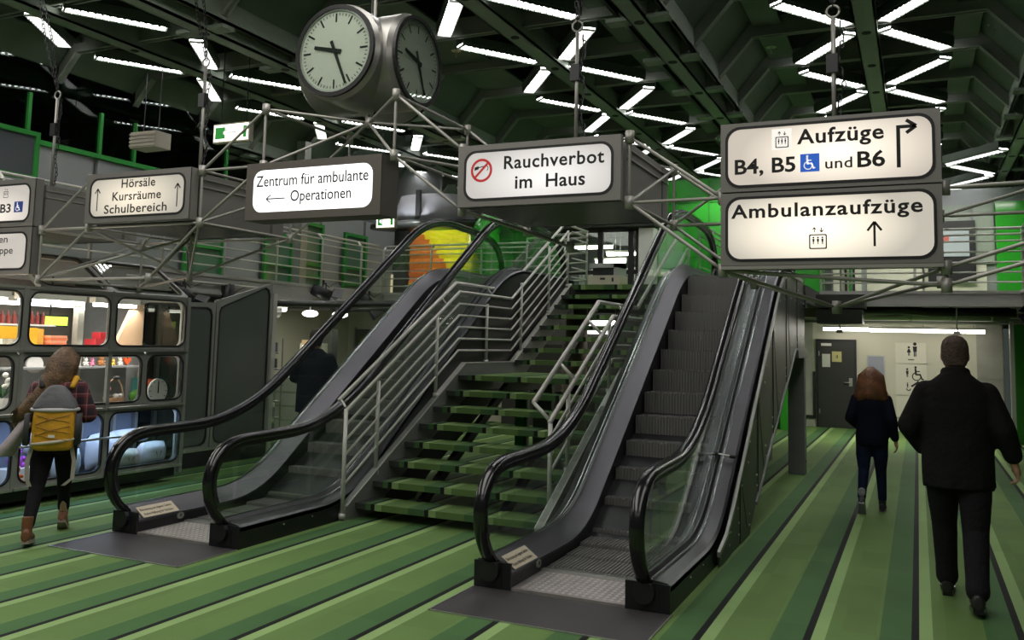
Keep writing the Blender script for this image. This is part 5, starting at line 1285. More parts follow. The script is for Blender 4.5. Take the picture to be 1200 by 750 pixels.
# plush toys on the divider shelf
def plush(y, s, m, label, ears=True, m2=None, x=-8.60, z=1.345):
    t = thing('plush_toy', label, 'toy', (x, y, z), 'plush toys in the kiosk')
    mb = MB(); mb.ball((x, y, z+.045*s), .045*s, .05*s, .045*s); mb.ball((x+.01, y, z+.11*s), .036*s, .040*s, .036*s)
    for sy in (-1, 1):
        mb.ball((x+.03*s, y+sy*.04*s, z+.02*s), .02*s, .02*s, .018*s, 8, 6); mb.ball((x+.02*s, y+sy*.048*s, z+.06*s), .015*s, .02*s, .015*s, 8, 6)
    mb.build('body', m, t, True)
    if ears:
        for sy in (-1, 1): MB().ball((x, y+sy*.028*s, z+.148*s), .012*s, .014*s, .016*s, 8, 6).build('ear', m2 or m, t, True)
    for sy in (-1, 1): MB().ball((x+.044*s, y+sy*.014*s, z+.12*s), .004*s, n=6, m=4).build('eye', M_black, t)
plush(7.20, .62, M_w, 'white plush bear at the left of the toy row'); plush(7.29, .55, M_pk, 'small pink plush toy next to the white bear'); plush(7.41, .8, M_br, 'brown plush bear in the middle of the toy row'); plush(7.58, .5, mat('yellow_plush', (.8, .5, .08), .9), 'small yellow plush toy on the toy shelf'); plush(7.68, .6, M_w, 'white plush toy beside the orange heart')
ht = MB(); ht.prism_x([(7.79+.055*(16*math.sin(a)**3)/16, 1.40+.05*(13*math.cos(a)-5*math.cos(2*a)-2*math.cos(3*a)-math.cos(4*a))/16) for a in [2*math.pi*k/24 for k in range(24)]], -8.62, -8.59)
item('orange_heart', ht, mat('orange_heart', (.85, .12, .03), .5), (-8.6, 7.79, 1.35), 'orange heart standing at the right end of the toy shelf', 'heart')
item('round_pad', MB().loft([[(-8.60+dx, 6.56+.10*math.cos(a), 1.37+.09*math.sin(a)) for a in [2*math.pi*k/24 for k in range(24)]] for dx in (0, .02)]), mat('grey_white_felt', (.5, .48, .47), .8), (-8.6, 6.56, 1.28), 'pale round pad on the divider shelf left of the girl', 'pad')
# basket, moss ball, cards, blue pots, dial
bk = thing('gift_basket', 'wicker basket with tall thin handle on the display counter', 'basket', (-8.45, 7.5, .905))
MB().loft([[(-8.45+r_*math.cos(a), 7.5+r_*math.sin(a)*1.3, z) for a in [2*math.pi*k/20 for k in range(20)]] for z, r_ in ((.906, .08), (.97, .10), (.985, .105))]).build('bowl', mat('wicker', (.35, .20, .11), .8, bump=.6, bscale=70), bk, True)
MB().path([(-8.45, 7.5-.13*math.cos(a), .96+.24*math.sin(a)) for a in [math.pi*k/14 for k in range(15)]], .008, 6).build('handle', mat('pale_wicker', (.55, .34, .2), .7), bk)
MB().ball((-8.43, 7.5, 1.21), .03, .05, .025, 8, 6).build('bow', M_black, bk); MB().ball((-8.42, 7.39, 1.09), .025, .03, .03, 8, 6).build('blossom', M_pk, bk)
for k in range(6): MB().ball((-8.45+.05*math.cos(k), 7.5+.07*math.sin(k*1.3), 1.0), .03, .035, .03, 8, 6).build('parcel', mat('silver_parcel', (.5, .48, .45), .5), bk)
mo = MB(); mo.ball((-8.42, 7.80, .985), .08, .10, .075, 20, 14)
item('moss_ball', mo, mat('moss_green', (.05, .16, .02), .95, bump=1., bscale=90), (-8.42, 7.8, .905), 'dark green moss ball on the display counter', 'decoration', smooth=True)
for i, (y, c) in enumerate(((7.62, (.2, .3, .6)), (7.78, (.25, .35, .65)), (7.90, (.2, .3, .55)))):
    item('blue_pot', MB().cyl((-8.18, y, .906), (-8.18, y, .955), .045, .055, 14), mat(f'pale_blue_pot_{i}', c, .3, vary=.5, vscale=40), (-8.18, y, .906), ['left', 'middle', 'right'][i]+' small blue and white pot at the front of the display counter', 'pot', 'blue pots on the kiosk counter')
item('picture_book', MB().box(-8.56, -8.54, 7.84, 8.03, .98, 1.20), mat('teal_cover', (.10, .38, .36), .5), (-8.55, 7.9, .98), 'teal picture book standing behind the moss ball', 'book')
item('picture_book', MB().box(-8.52, -8.50, 7.86, 8.04, .906, 1.06), mat('cover_print', (.45, .42, .2), .5, vary=.7, vscale=18), (-8.5, 7.9, .91), 'patterned card in front of the teal picture book', 'book')
item('red_card', MB().box(-8.32, -8.30, 7.83, 7.97, 1.10, 1.19).box(-8.33, -8.31, 7.80, 8.0, .906, 1.10, 1), [mat('red_blue_card', (.75, .13, .05), .5), M_w], (-8.3, 7.9, .906), 'red topped card behind the round white dial', 'card')
dl = thing('tide_dial', 'round white dial with one black hand in the small kiosk window', 'dial', (-8.2, 7.9, .906))
def yzc(yc, zc, r, x, n=28): return [(x, yc+r*math.cos(a), zc+r*math.sin(a)) for a in [2*math.pi*k/n for k in range(n)]]
MB().loft([yzc(7.89, 1.055, .145, -8.20), yzc(7.89, 1.055, .145, -8.18)]).build('disc', mat('ivory_disc', (.62, .62, .57), .5), dl)
mk = MB()
for k in range(12):
    a = math.pi/6*k; mk.add([(-8.178, 7.89+.12*math.cos(a)-.012, 1.055+.12*math.sin(a)-.004), (-8.178, 7.89+.12*math.cos(a)+.012, 1.055+.12*math.sin(a)-.004), (-8.178, 7.89+.12*math.cos(a)+.012, 1.055+.12*math.sin(a)+.004), (-8.178, 7.89+.12*math.cos(a)-.012, 1.055+.12*math.sin(a)+.004)], [(0, 1, 2, 3)])
stuff(mk.build('dial_marks', M_ink, dl)); MB().box(-8.178, -8.172, 7.884, 7.896, 1.03, 1.165).build('hand', M_ink, dl)
for i, (y, z) in enumerate(((7.74, .925), (7.97, .93))): item('seashell', MB().ball((-8.15, y, z), .02, .03, .018, 8, 6), mat('shell', (.6, .48, .35), .5), (-8.15, y, .906), ['left', 'right'][i]+' small seashell at the foot of the white dial', 'shell', 'seashells', True)
# flowers
def flowers(y, z, n, cols, label, s=1.):
    t = thing('flower_bunch', label, 'flowers', (-8.4, y, z), 'flowers in the kiosk')
    MB().loft([[(-8.4+r_*math.cos(a), y+r_*math.sin(a), zz) for a in [2*math.pi*k/12 for k in range(12)]] for zz, r_ in ((z, .035*s), (z+.09*s, .05*s))]).build('vase', M_w, t, True)
    lf = MB()
    for k in range(26):
        a = rnd.random()*6.28; l = .10*s*(.6+rnd.random()); c = Vector((-8.4, y, z+.09*s)); p = c+Vector((math.cos(a)*l*.6, math.sin(a)*l*.8, l*.8)); s2 = Vector((-math.sin(a), math.cos(a), 0))*.012
        lf.add([c, (c+p)/2+s2, p, (c+p)/2-s2], [(0, 1, 2, 3)])
    stuff(lf.build('leaves', mat('leaf_green', (.03, .10, .03), .7), t))
    for k in range(n):
        a = rnd.random()*6.28; rr_ = .08*s*rnd.random()**.5
        MB().ball((-8.4+math.cos(a)*rr_, y+math.sin(a)*rr_*1.2, z+(.17+.09*rnd.random())*s), .018*s, .02*s, .018*s, 8, 5).build('blossom', cols[k % len(cols)], t, True)
flowers(6.50, .906, 7, [M_pk, M_w], 'pink and white flowers in the kiosk left of the girl'); flowers(6.08, .906, 12, [M_w], 'large white flower bunch at the left edge of the kiosk', 1.5); flowers(8.0, .906, 5, [M_w], 'white orchids beside the moss ball', 1.)
item('wire_holder', MB().strip([(-8.2, 6.28, .93), (-8.2, 6.50, .93), (-8.2, 6.50, .99), (-8.2, 6.28, .99)], [(-8.2, 6.30, .94), (-8.2, 6.48, .94), (-8.2, 6.48, .98), (-8.2, 6.30, .98)], (.02, 0, 0)).box(-8.21, -8.17, 6.28, 6.5, .906, .93), M_w, (-8.2, 6.4, .906), 'low white frame on the counter left of the girl', 'frame')
# pillows and bags in the lower windows
def pillow(y, z, w_, h_, d__, m, label, x=-8.30, tilt=0, mark=True):
    t = thing('display_pillow', label, 'pillow', (x, y, z), 'pillows in the lower kiosk windows')
    nu, nv = 12, 8; top_ = []; bot = []
    mb = MB(); 
    for sgn in (1, -1):
        vs = []
        for j in range(nv+1):
            for i in range(nu+1):
                u = i/nu*2-1; v = j/nv*2-1
                b_ = (1-u**4)*(1-v**4); wr = 1+.04*math.sin(9*u+4*v)+.04*math.sin(13*v)
                vs.append((x+sgn*d__*.5*b_*wr+tilt*v*h_*.4, y+u*w_/2*(1-.08*v*v), z+(v+1)/2*h_*(1-.06*u*u)))
        mb.add(vs, [(j*(nu+1)+i, j*(nu+1)+i+1, (j+1)*(nu+1)+i+1, (j+1)*(nu+1)+i) if sgn > 0 else (j*(nu+1)+i, (j+1)*(nu+1)+i, (j+1)*(nu+1)+i+1, j*(nu+1)+i+1) for j in range(nv) for i in range(nu)])
    mb.build('cushion', m, t, True)
    if mark:
        mk = MB()
        for s in (-1, 1): mk.add([(x+d__*.56, y+s*.015, z+h_*.35), (x+d__*.56, y+s*.045, z+h_*.62), (x+d__*.56, y+s*.03, z+h_*.60)], [(0, 1, 2)])
        stuff(mk.build('hare_ear_print', M_ink, t))
    return t
M_pw = mat('white_cotton', (.46, .48, .52), .8, bump=.25, bscale=12); M_pg = mat('grey_cotton', (.36, .36, .31), .8, bump=.25, bscale=12)
pillow(7.36, .20, .46, .40, .22, M_pw, 'white pillow at the left of the right lower kiosk window', -8.42, mark=False)
pillow(7.48, .20, .42, .22, .22, M_pg, 'grey pillow with hare ear print in the right lower kiosk window', -8.22)
pillow(7.88, .20, .42, .27, .22, M_pw, 'white pillow with hare ear print in the right lower kiosk window', -8.22)
pillow(7.75, .45, .60, .16, .26, M_pw, 'white pillow lying on top in the right lower kiosk window', -8.45, mark=False)
pillow(6.72, .20, .36, .30, .2, mat('pale_blue_cotton', (.40, .50, .55), .8, bump=.25), 'pale blue printed pillow behind the girl\'s legs', -8.22)
pillow(6.62, .46, .50, .22, .25, M_pw, 'white wrapped pillow above the pale blue one', -8.42, mark=False)
pillow(5.55, .20, .6, .38, .25, M_pw, 'white pillow in the lower kiosk window at the left edge', -8.3, mark=False)
plush(6.12, 1.35, M_og, 'orange plush toy low in the kiosk window by the girl', x=-8.20, z=.20); plush(6.24, 1.5, M_pu, 'purple dotted plush owl above the orange plush toy', x=-8.36, z=.34, m2=M_w); plush(6.36, 1.0, mat('grey_plush', (.3, .28, .3), .9), 'small grey plush toy beside the orange one', x=-8.2, z=.20)
item('toy_block', MB().box(-8.46, -8.26, 6.1, 6.42, .20, .34), M_white, (-8.36, 6.25, .2), 'white block under the purple plush owl', 'block')
item('red_bag', MB().box(-8.3, -8.2, 6.40, 6.52, .32, .52).box(-8.3, -8.2, 6.40, 6.52, .20, .32), M_rd, (-8.25, 6.45, .2), 'dark red gift bag low in the kiosk beside the grey plush', 'bag')
# grey glazed panels beyond the kiosk
GP = thing('grey_screen_wall', 'two tall dark grey glass panels with rounded frames right of the kiosk', 'panel', (-8.65, 9.3, 0))
M_pg2 = mat('dark_glossy_grey_panel', (.10, .115, .105), .22)
def bigpanel(y0, y1, z0, zl, zr_, slant):
    x = -8.65
    n = 5; r = .10
    inner = [(y1-.05, zr_-.06-r), (y1-.05-.03, zr_-.06-.03), (y1-.05-r, zr_-.06), (y0+.05+r, zl-.06+(0)), (y0+.05+.03, zl-.09), (y0+.05, zl-.06-r), (y0+.05, z0+.05+r), (y0+.08, z0+.08), (y0+.05+r, z0+.05), (y1-.05-r, z0+.05), (y1-.08, z0+.08), (y1-.05, z0+.05+r)]
    outer = [(y1, zr_-r), (y1, zr_), (y1-r, zr_-.02*slant), (y0+r, zl+.02*slant), (y0, zl), (y0, zl-r), (y0, z0+r), (y0, z0), (y0+r, z0), (y1-r, z0), (y1, z0), (y1, z0+r)]
    f = MB().strip([(x, a, b_) for a, b_ in outer], [(x, a, b_) for a, b_ in inner], (-.05, 0, 0)).build('frame', M_shopframe, GP)
    g2 = [(a+(.018 if a < (y0+y1)/2 else -.018), b_+(.018 if b_ < 1.2 else -.018)) for a, b_ in inner]
    MB().strip([(x+.006, a, b_) for a, b_ in inner], [(x+.006, a, b_) for a, b_ in g2], (-.03, 0, 0)).build('gasket', M_gasket, f)
    MB().add([(x-.012, a, b_) for a, b_ in g2], [tuple(range(len(g2)))]).build('sheet', M_pg2, f)
bigpanel(8.30, 9.27, .22, 2.14, 2.16, 0); bigpanel(9.29, 10.42, .22, 2.20, 2.50, 1)
MB().box(-8.68, -8.63, 8.2, 10.42, .20, .235).build('bottom_rail', M_shoplip, GP)
MB().box(-8.70, -8.62, 10.42, 10.50, 0, 2.36).build('end_post', M_railpaint, GP)
MB().box(-8.68, -8.64, 8.3, 10.42, 0, .20).build('plinth', M_blackpaint, GP)

# ================================================================== LOWER LEFT BACKGROUND
struct('wall_left_inner', MB().box(-12.4, -12.3, 12, 17.6, 0, 2.36), M_cream)
dd = MB().box(-12.05, -11.25, 17.54, 17.6, 0, 1.95).build('door_2', mat('grey_green_door', (.07, .08, .07), .6)); dd['kind'] = 'structure'
MB().box(-11.75, -11.6, 17.52, 17.54, 1.5, 1.62).build('door_plate', M_white, dd); MB().box(-12.1, -12.05, 17.5, 17.6, 0, 2.0).build('door_frame', M_steel, dd)
t = thing('white_cabinet', 'white drawer cabinet in the lit back room behind the left escalator', 'cabinet', (-9.9, 12.6, 0))
MB().box(-10.3, -9.75, 12.6, 12.9, 0, 1.0).build('body', mat('pale_green_white', (.55, .58, .45), .5), t)
MB().box(-10.32, -9.73, 12.58, 12.92, 1.0, 1.03).build('worktop', M_white, t)
for k in range(4): MB().box(-10.27, -9.78, 12.585, 12.6, .06+.24*k, .27+.24*k).build('drawer', M_white, t)
t = thing('white_machine', 'tall pale machine with lit slot in the back room', 'machine', (-10.1, 13.4, 0))
MB().box(-10.35, -9.95, 13.3, 13.6, 0, 1.62).build('body', M_cream, t); MB().box(-10.28, -10.05, 13.28, 13.3, 1.25, 1.58).build('lit_slot', mat('lit_slot', (1, 1, .95), .5, emit=1.8, ecol=(1, .98, .88)), t); MB().box(-10.3, -10.0, 13.28, 13.3, 1.6, 1.68).build('cap', mat('tan_cap', (.5, .36, .2), .5), t)
t = thing('magazine_rack', 'grey magazine rack beside the glass panels', 'rack', (-9.6, 11.6, 0))
for k in range(6): MB().box(-9.75, -9.45, 11.6, 11.75, .15+.26*k, .17+.26*k).build('shelf', M_steel, t)
for x in (-9.75, -9.45): MB().cyl((x, 11.7, 0), (x, 11.7, 1.7), .012, n=6).build('upright', M_steel, t)
for k in range(6):
    for j in range(2): item('magazine', MB().box(-9.73+.14*j, -9.62+.14*j, 11.60, 11.62, .175+.26*k, .33+.26*k), mat(f'magazine_{(k+j)%4}', [(.4, .38, .3), (.2, .22, .2), (.3, .3, .33), (.5, .5, .42)][(k+j) % 4], .6), (-9.7+.14*j, 11.6, .17+.26*k), f'{"left" if j == 0 else "right"} magazine on the {["lowest", "second", "third", "fourth", "fifth", "top"][k]} tier of the grey rack', 'magazine', 'magazines on the rack')
o = MB().box(-10.75, -10.45, 14.4, 14.6, .0, 1.9).build('dark_partition', M_soffit, origin=(-10.6, 14.5, 0)); tag(o, 'dark narrow partition in the lit back room', 'partition')
o = MB().box(-8.9, -8.3, 16.0, 16.1, 0, 1.85).build('dark_doorway_panel', M_darkdoor, origin=(-8.6, 16, 0)); tag(o, 'dark door panel in the back room seen above the left escalator deck', 'door')
batten((-10.9, 12.8, 2.22), 1.2, 'long warm tube lamp under the left gallery beside the panels', group='tube lamps in the lower back room')
batten((-8.6, 14.6, 2.06), 1.1, 'white tube lamp above the left escalator deck', group='tube lamps in the lower back room')
batten((-9.0, 16.6, 1.98), 1.5, 'farther white tube lamp of the lower back room', group='tube lamps in the lower back room')
for i, (x, y) in enumerate(((-9.62, 12.6), (-9.35, 13.1))):
    t = thing('globe_lamp', ['left', 'right'][i]+' glowing white hanging lamp on a bent arm', 'lamp', (x, y, 2.1), 'white hanging lamps')
    MB().ball((x, y, 2.14), .15, .12, .06, 16, 8).build('shade', mat('lit_shade', (1, 1, 1), .5, emit=5, ecol=(1, .97, .9)), t, True)
    MB().path([(x, y, 2.19), (x, y, 2.32), (x+.04, y, 2.37)], .012, 6).build('arm', M_steel, t)
for i, (y, z) in enumerate(((11.5, 2.26), (13.6, 2.28))):
    o = MB().cyl((-11.5, y, z), (-7.0, y, z), .05, n=10).build('ceiling_pipe', M_clad, origin=(-9, y, z), smooth=True); tag(o, ['nearer', 'farther'][i]+' dark pipe crossing under the left gallery', 'pipe', 'pipes under the left gallery')

# ================================================================== PEOPLE
def organic(name, mb, m, parent, voxel=.012, it=4, extra=None):
    me = bpy.data.meshes.new('tmp'); o_ = Vector(OFF.get(parent, (0, 0, 0)))
    me.from_pydata([tuple(Vector(p)) for p in mb.v], [], mb.f)
    o = bpy.data.objects.new('tmp', me); COL.objects.link(o)
    r = o.modifiers.new('r', 'REMESH'); r.mode = 'VOXEL'; r.voxel_size = voxel
    if it: s = o.modifiers.new('s', 'SMOOTH'); s.iterations = it; s.factor = .5
    dg = bpy.context.evaluated_depsgraph_get(); me2 = bpy.data.meshes.new_from_object(o.evaluated_get(dg))
    bpy.data.objects.remove(o); bpy.data.meshes.remove(me)
    me2.name = name; me2.materials.clear()
    for mm in (m if isinstance(m, (list, tuple)) else [m]): me2.materials.append(mm)
    if extra: extra(me2)
    me2.polygons.foreach_set('use_smooth', [True]*len(me2.polygons))
    n = bpy.data.objects.new(name, me2); COL.objects.link(n); n.parent = parent; return n
def capsule(mb, p, q, r1, r2, n=14, fl=1.):
    p = Vector(p); q = Vector(q); mb.cyl(p, q, r1, r2, n); mb.ball(p, r1, n=n, m=8); mb.ball(q, r2, n=n, m=8); return mb
def limb(mb, pts, rs):
    for (p, r1), (q, r2) in zip(zip(pts, rs), list(zip(pts, rs))[1:]): capsule(mb, p, q, r1, r2)
    return mb
def ring(c, rx, ry, n=22, tilt=0., roll=0.):
    c = Vector(c); return [c+Vector((rx*math.cos(a), ry*math.sin(a), tilt*math.sin(a)+roll*math.cos(a))) for a in [2*math.pi*k/n for k in range(n)]]
SKIN = mat('skin', (.50, .27, .19), .55); SKIN2 = mat('fair_skin', (.60, .36, .28), .55)
def hand(mb, wrist, elbow, side, curl=.5, s=1.):
    w_ = Vector(wrist); d = (w_-Vector(elbow)).normalized(); fwd = Vector((0, 1, 0)); fwd = (fwd-d*fwd.dot(d)).normalized(); inn = d.cross(fwd)*side
    inn = Vector((-side, 0, 0)); inn = (inn-d*inn.dot(d)).normalized()
    palm = w_+d*.045*s; mb.ball(palm, .024*s, .038*s, .048*s, 12, 8, rot=Matrix((inn, fwd, d)).transposed())
    capsule(mb, w_-d*.03, w_+d*.02, .026*s, .024*s, 10)
    for k, (off, L) in enumerate(((.028, .072), (.010, .080), (-.009, .074), (-.027, .058))):
        b0 = w_+d*.082*s+fwd*off*s; c = curl*(.8+.15*k)
        m1 = b0+(d*math.cos(c*.6)+inn*math.sin(c*.6))*L*.5*s; m2 = m1+(d*math.cos(c*1.6)+inn*math.sin(c*1.6))*L*.32*s; m3 = m2+(d*math.cos(c*2.4)+inn*math.sin(c*2.4))*L*.25*s
        limb(mb, [w_+d*.05*s+fwd*off*.8*s, b0, m1, m2, m3], [.0095*s, .0092*s, .0085*s, .0078*s, .0068*s])
    t0_ = w_+d*.025*s+fwd*.022*s; t1 = t0_+(fwd*.75+d*.55+inn*.3).normalized()*.038*s; t2 = t1+(fwd*.35+d*.85+inn*.35).normalized()*.032*s
    limb(mb, [t0_, t1, t2], [.0125*s, .0105*s, .0085*s]); return mb
def head(mb, c, s=1., n=20):
    c = Vector(c); R_ = []
    for z, rx, ry, dy in ((-.135, .045, .048, -.01), (-.115, .052, .066, .012), (-.09, .060, .080, .012), (-.05, .070, .092, .008), (0, .077, .100, 0), (.04, .078, .102, -.004), (.08, .070, .092, -.006), (.105, .052, .072, -.006), (.122, .025, .038, -.004)):
        R_.append(ring(c+Vector((0, dy, z))*s, rx*s, ry*s, n))
    mb.loft(R_)
    mb.loft([ring(c+Vector((0, .098, .01))*s, .008*s, .012*s, 8), ring(c+Vector((0, .112, -.025))*s, .014*s, .016*s, 8), ring(c+Vector((0, .100, -.04))*s, .010*s, .008*s, 8)])
    for sx_ in (-1, 1): mb.ball(c+Vector((sx_*.080, -.005, -.012))*s, .010*s, .020*s, .032*s, 10, 8)
    capsule(mb, c+Vector((-.018, .094, -.068))*s, c+Vector((.018, .094, -.068))*s, .008*s, .008*s, 8)
    return mb
def face_bits(c, s, parent):
    c = Vector(c)
    for sx_ in (-1, 1):
        e = MB().ball(c+Vector((sx_*.031, .088, .005))*s, .012*s, n=10, m=8).build('eye', M_white, parent, True)
        MB().ball(c+Vector((sx_*.031, .0975, .005))*s, .005*s, n=8, m=6).build('iris', M_black, e)
def shoe(mb, ankle, ang, L=.26, pitch=0., s=1., boot=0.):
    """ang: heading in local frame, pitch>0 lifts the heel"""
    st = len(mb.v); 
    mb.loft([ring((0, y, z), rx, rz, 14) if False else [Vector((rx*math.cos(a), y, max(0.0, z+rz*math.sin(a)))) for a in [2*math.pi*k/14 for k in range(14)]] for y, z, rx, rz in ((-.065, .045, .026, .040), (-.05, .05, .036, .052), (0, .055, .038, .058), (.06, .045, .042, .045), (.12, .035, .046, .036), (.17, .028, .040, .028), (.20, .022, .022, .018))])
    mb.cyl((0, -.005, .05), (0, -.01, .13+boot), .040, .044, 14)
    M_ = Matrix.Translation(ankle) @ Matrix.Rotation(ang, 4, 'Z') @ Matrix.Rotation(-pitch, 4, 'X') @ Matrix.Translation((0, 0, -.09)) @ Matrix.Scale(s, 4)
    return mb.xf(M_, st)
def sole(ankle, ang, pitch, s=1.):
    mb = MB(); pts = [(-.028, -.06), (-.036, 0), (-.040, .06), (-.047, .12), (-.040, .17), (-.018, .205), (.018, .205), (.040, .17), (.047, .12), (.040, .06), (.036, 0), (.028, -.06)]
    mb.prism_z(pts, -.012, .016); M_ = Matrix.Translation(ankle) @ Matrix.Rotation(ang, 4, 'Z') @ Matrix.Rotation(-pitch, 4, 'X') @ Matrix.Translation((0, 0, -.09)) @ Matrix.Scale(s, 4)
    return mb.xf(M_)
def put(t, x, y, h): t.location = (x, y, 0); t.rotation_euler = (0, 0, R(h))
def person_base(label, group=None):
    t = thing('person', label, 'person', (0, 0, 0), group); OFF[t] = (0, 0, 0); return t

# --- big man in dark coat (right)
P = person_base('tall grey-haired person in long dark coat and black trousers walking away')
hd = (0, .03, 1.70)
ls, rs_ = (-.18, 0, 1.41), (.18, 0, 1.41); le, re = (-.30, -.04, 1.20), (.285, -.05, 1.20); lw, rw = (-.22, .16, 1.02), (.345, .02, .975)
lh, rh = (-.10, 0, .95), (.10, 0, .95); lk, rk = (-.095, .17, .52), (.10, -.03, .50); la, ra = (-.085, .26, .10), (.10, -.26, .13)
b = MB(); head(b, hd, 1.05); capsule(b, (0, 0, 1.50), (0, .01, 1.60), .062, .058); b.loft([ring((0, 0, z), rx, ry) for z, rx, ry in ((.90, .15, .12), (1.0, .16, .13), (1.15, .17, .14), (1.35, .18, .13), (1.44, .13, .09), (1.52, .07, .07))])
limb(b, [ls, le, lw], [.05, .042, .03]); limb(b, [rs_, re, rw], [.05, .042, .03]); hand(b, rw, re, 1, .7, 1.1); hand(b, lw, le, -1, .6, 1.1)
limb(b, [lh, lk, la], [.085, .06, .042]); limb(b, [rh, rk, ra], [.085, .06, .042])
organic('body', b, SKIN, P, .009, 2); face_bits(hd, 1.05, P)
M_coat = mat('black_wool_coat', (.013, .012, .012), .85, bump=.5, bscale=25, vary=.2, vscale=6, spec=.12)
c = MB(); c.loft([ring((0, y, z), rx, ry, 26, tilt=tl) for z, rx, ry, y, tl in ((.78, .225, .16, .0, -.01), (.90, .23, .165, 0, 0), (1.05, .23, .17, 0, 0), (1.20, .235, .17, 0, 0), (1.34, .24, .165, -.01, 0), (1.44, .225, .145, -.015, 0), (1.50, .18, .12, -.015, -.02), (1.555, .11, .095, -.01, -.03), (1.575, .085, .085, 0, -.03))])
limb(c, [(-.185, 0, 1.43), le, (-.225, .13, 1.045)], [.090, .080, .062]); limb(c, [(.185, 0, 1.43), re, (.338, .01, 1.03)], [.090, .080, .062])
for k in range(7):
    a = .9*k; c.path([(.22*math.cos(a), .155*math.sin(a), .80), (.215*math.cos(a+.06), .15*math.sin(a+.06), 1.1)], .016, 6)
organic('coat', c, M_coat, P, .013, 4)
organic('collar', MB().loft([ring((0, -.005, 1.535), .105, .095, 22, -.02), ring((0, -.01, 1.60), .092, .088, 22, -.03)]), mat('black_collar', (.02, .018, .017), .8, spec=.12), P, .010, 2)
tr = MB(); limb(tr, [lh, (-.098, .09, .72), lk, (-.088, .235, .22), (-.086, .255, .13)], [.115, .105, .085, .074, .076]); limb(tr, [rh, (.102, -.02, .72), rk, (.10, -.20, .22), (.10, -.25, .16)], [.115, .105, .086, .074, .076]); capsule(tr, (-.06, 0, .93), (.06, 0, .93), .12, .12)
organic('trousers', tr, mat('black_trousers', (.014, .014, .016), .85, bump=.5, bscale=30, spec=.12), P, .012, 4)
for nm_, an, pt in (('l', la, 0), ('r', ra, .12)):
    so = organic('shoe', shoe(MB(), an, 0, pitch=pt, s=1.12), M_black, P, .007, 2); sole(an, 0, pt, 1.12).build('sole', M_rubber, so)
hr = MB(); hr.loft([ring(Vector(hd)+Vector((0, dy, z)), rx, ry, 24) for z, rx, ry, dy in ((-.075, .070, .060, -.055), (-.03, .086, .085, -.030), (.02, .090, .105, -.014), (.06, .089, .108, -.008), (.10, .078, .095, -.008), (.13, .05, .065, -.006), (.142, .015, .02, 0))])
organic('hair', hr, mat('short_greying_hair', (.115, .075, .060), .85, bump=1., bscale=90, vary=.35, vscale=30), P, .009, 2)
put(P, .235, 7.0, -2)

# --- woman with red-brown hair
P = person_base('person with red-brown shoulder-length hair, navy jacket and jeans walking away')
S_ = .88
def sc(p): return (p[0]*S_, p[1]*S_, p[2]*S_)
hd = sc((0, .02, 1.60)); ls, rs_ = sc((-.175, 0, 1.38)), sc((.175, 0, 1.38)); le, re = sc((-.245, -.03, 1.12)), sc((.225, -.05, 1.12)); lw, rw = sc((-.17, .16, 1.0)), sc((.265, .04, .86))
lh, rh = sc((-.085, 0, .90)), sc((.085, 0, .90)); lk, rk = sc((-.10, -.01, .50)), sc((.09, .10, .50)); la, ra = sc((-.115, -.22, .17)), sc((.10, .13, .10))
b = MB(); head(b, hd, .93); capsule(b, sc((0, 0, 1.42)), sc((0, .01, 1.52)), .048, .046); b.loft([ring(sc((0, 0, z)), rx*S_, ry*S_) for z, rx, ry in ((.86, .15, .11), (.95, .15, .11), (1.1, .12, .09), (1.28, .15, .11), (1.40, .13, .085), (1.45, .06, .06))])
limb(b, [ls, le, lw], [.045, .035, .024]); limb(b, [rs_, re, rw], [.045, .035, .024]); hand(b, rw, re, 1, .5, .9); hand(b, lw, le, -1, .6, .9)
limb(b, [lh, lk, la], [.07, .05, .035]); limb(b, [rh, rk, ra], [.07, .05, .035]); organic('body', b, SKIN2, P, .008, 2); face_bits(hd, .93, P)
c = MB(); c.loft([ring(sc((0, y, z)), rx*S_, ry*S_, 24) for z, rx, ry, y in ((.80, .185, .135, 0), (.90, .19, .14, 0), (1.02, .178, .13, 0), (1.15, .172, .125, 0), (1.28, .185, .13, 0), (1.37, .185, .115, -.005), (1.42, .14, .095, -.005), (1.465, .07, .07, 0))])
limb(c, [sc((-.165, 0, 1.355)), le, sc((-.175, .13, 1.02))], [.066, .058, .044]); limb(c, [sc((.165, 0, 1.355)), re, sc((.257, .03, .90))], [.066, .058, .044])
organic('jacket', c, mat('navy_jacket', (.008, .009, .020), .8, bump=.4, bscale=30, spec=.12), P, .011, 4)
tr = MB(); limb(tr, [lh, sc((-.10, 0, .68)), lk, sc((-.113, -.17, .26)), sc((-.115, -.21, .21))], [.088, .080, .058, .046, .045]); limb(tr, [rh, sc((.09, .05, .68)), rk, sc((.10, .12, .22)), sc((.10, .13, .15))], [.088, .080, .058, .046, .045]); capsule(tr, sc((-.05, -.01, .88)), sc((.05, -.01, .88)), .098, .098)
organic('jeans', tr, mat('dark_blue_jeans', (.012, .018, .045), .8, bump=.4, bscale=40, vary=.3, spec=.12), P, .010, 4)
for an, pt, sk in ((la, .85, 1), (ra, .0, 0)):
    so = organic('shoe', shoe(MB(), an, 0, pitch=pt, s=.9), mat('dark_sneaker', (.02, .02, .025), .6), P, .006, 2); sole(an, 0, pt, .9).build('sole', M_greypanel, so)
    capsule(MB(), Vector(an)+Vector((0, .0, .03)), Vector(an)+Vector((0, 0, .09)), .035, .035).build('sock', mat('grey_sock', (.3, .3, .32), .8), P, True)
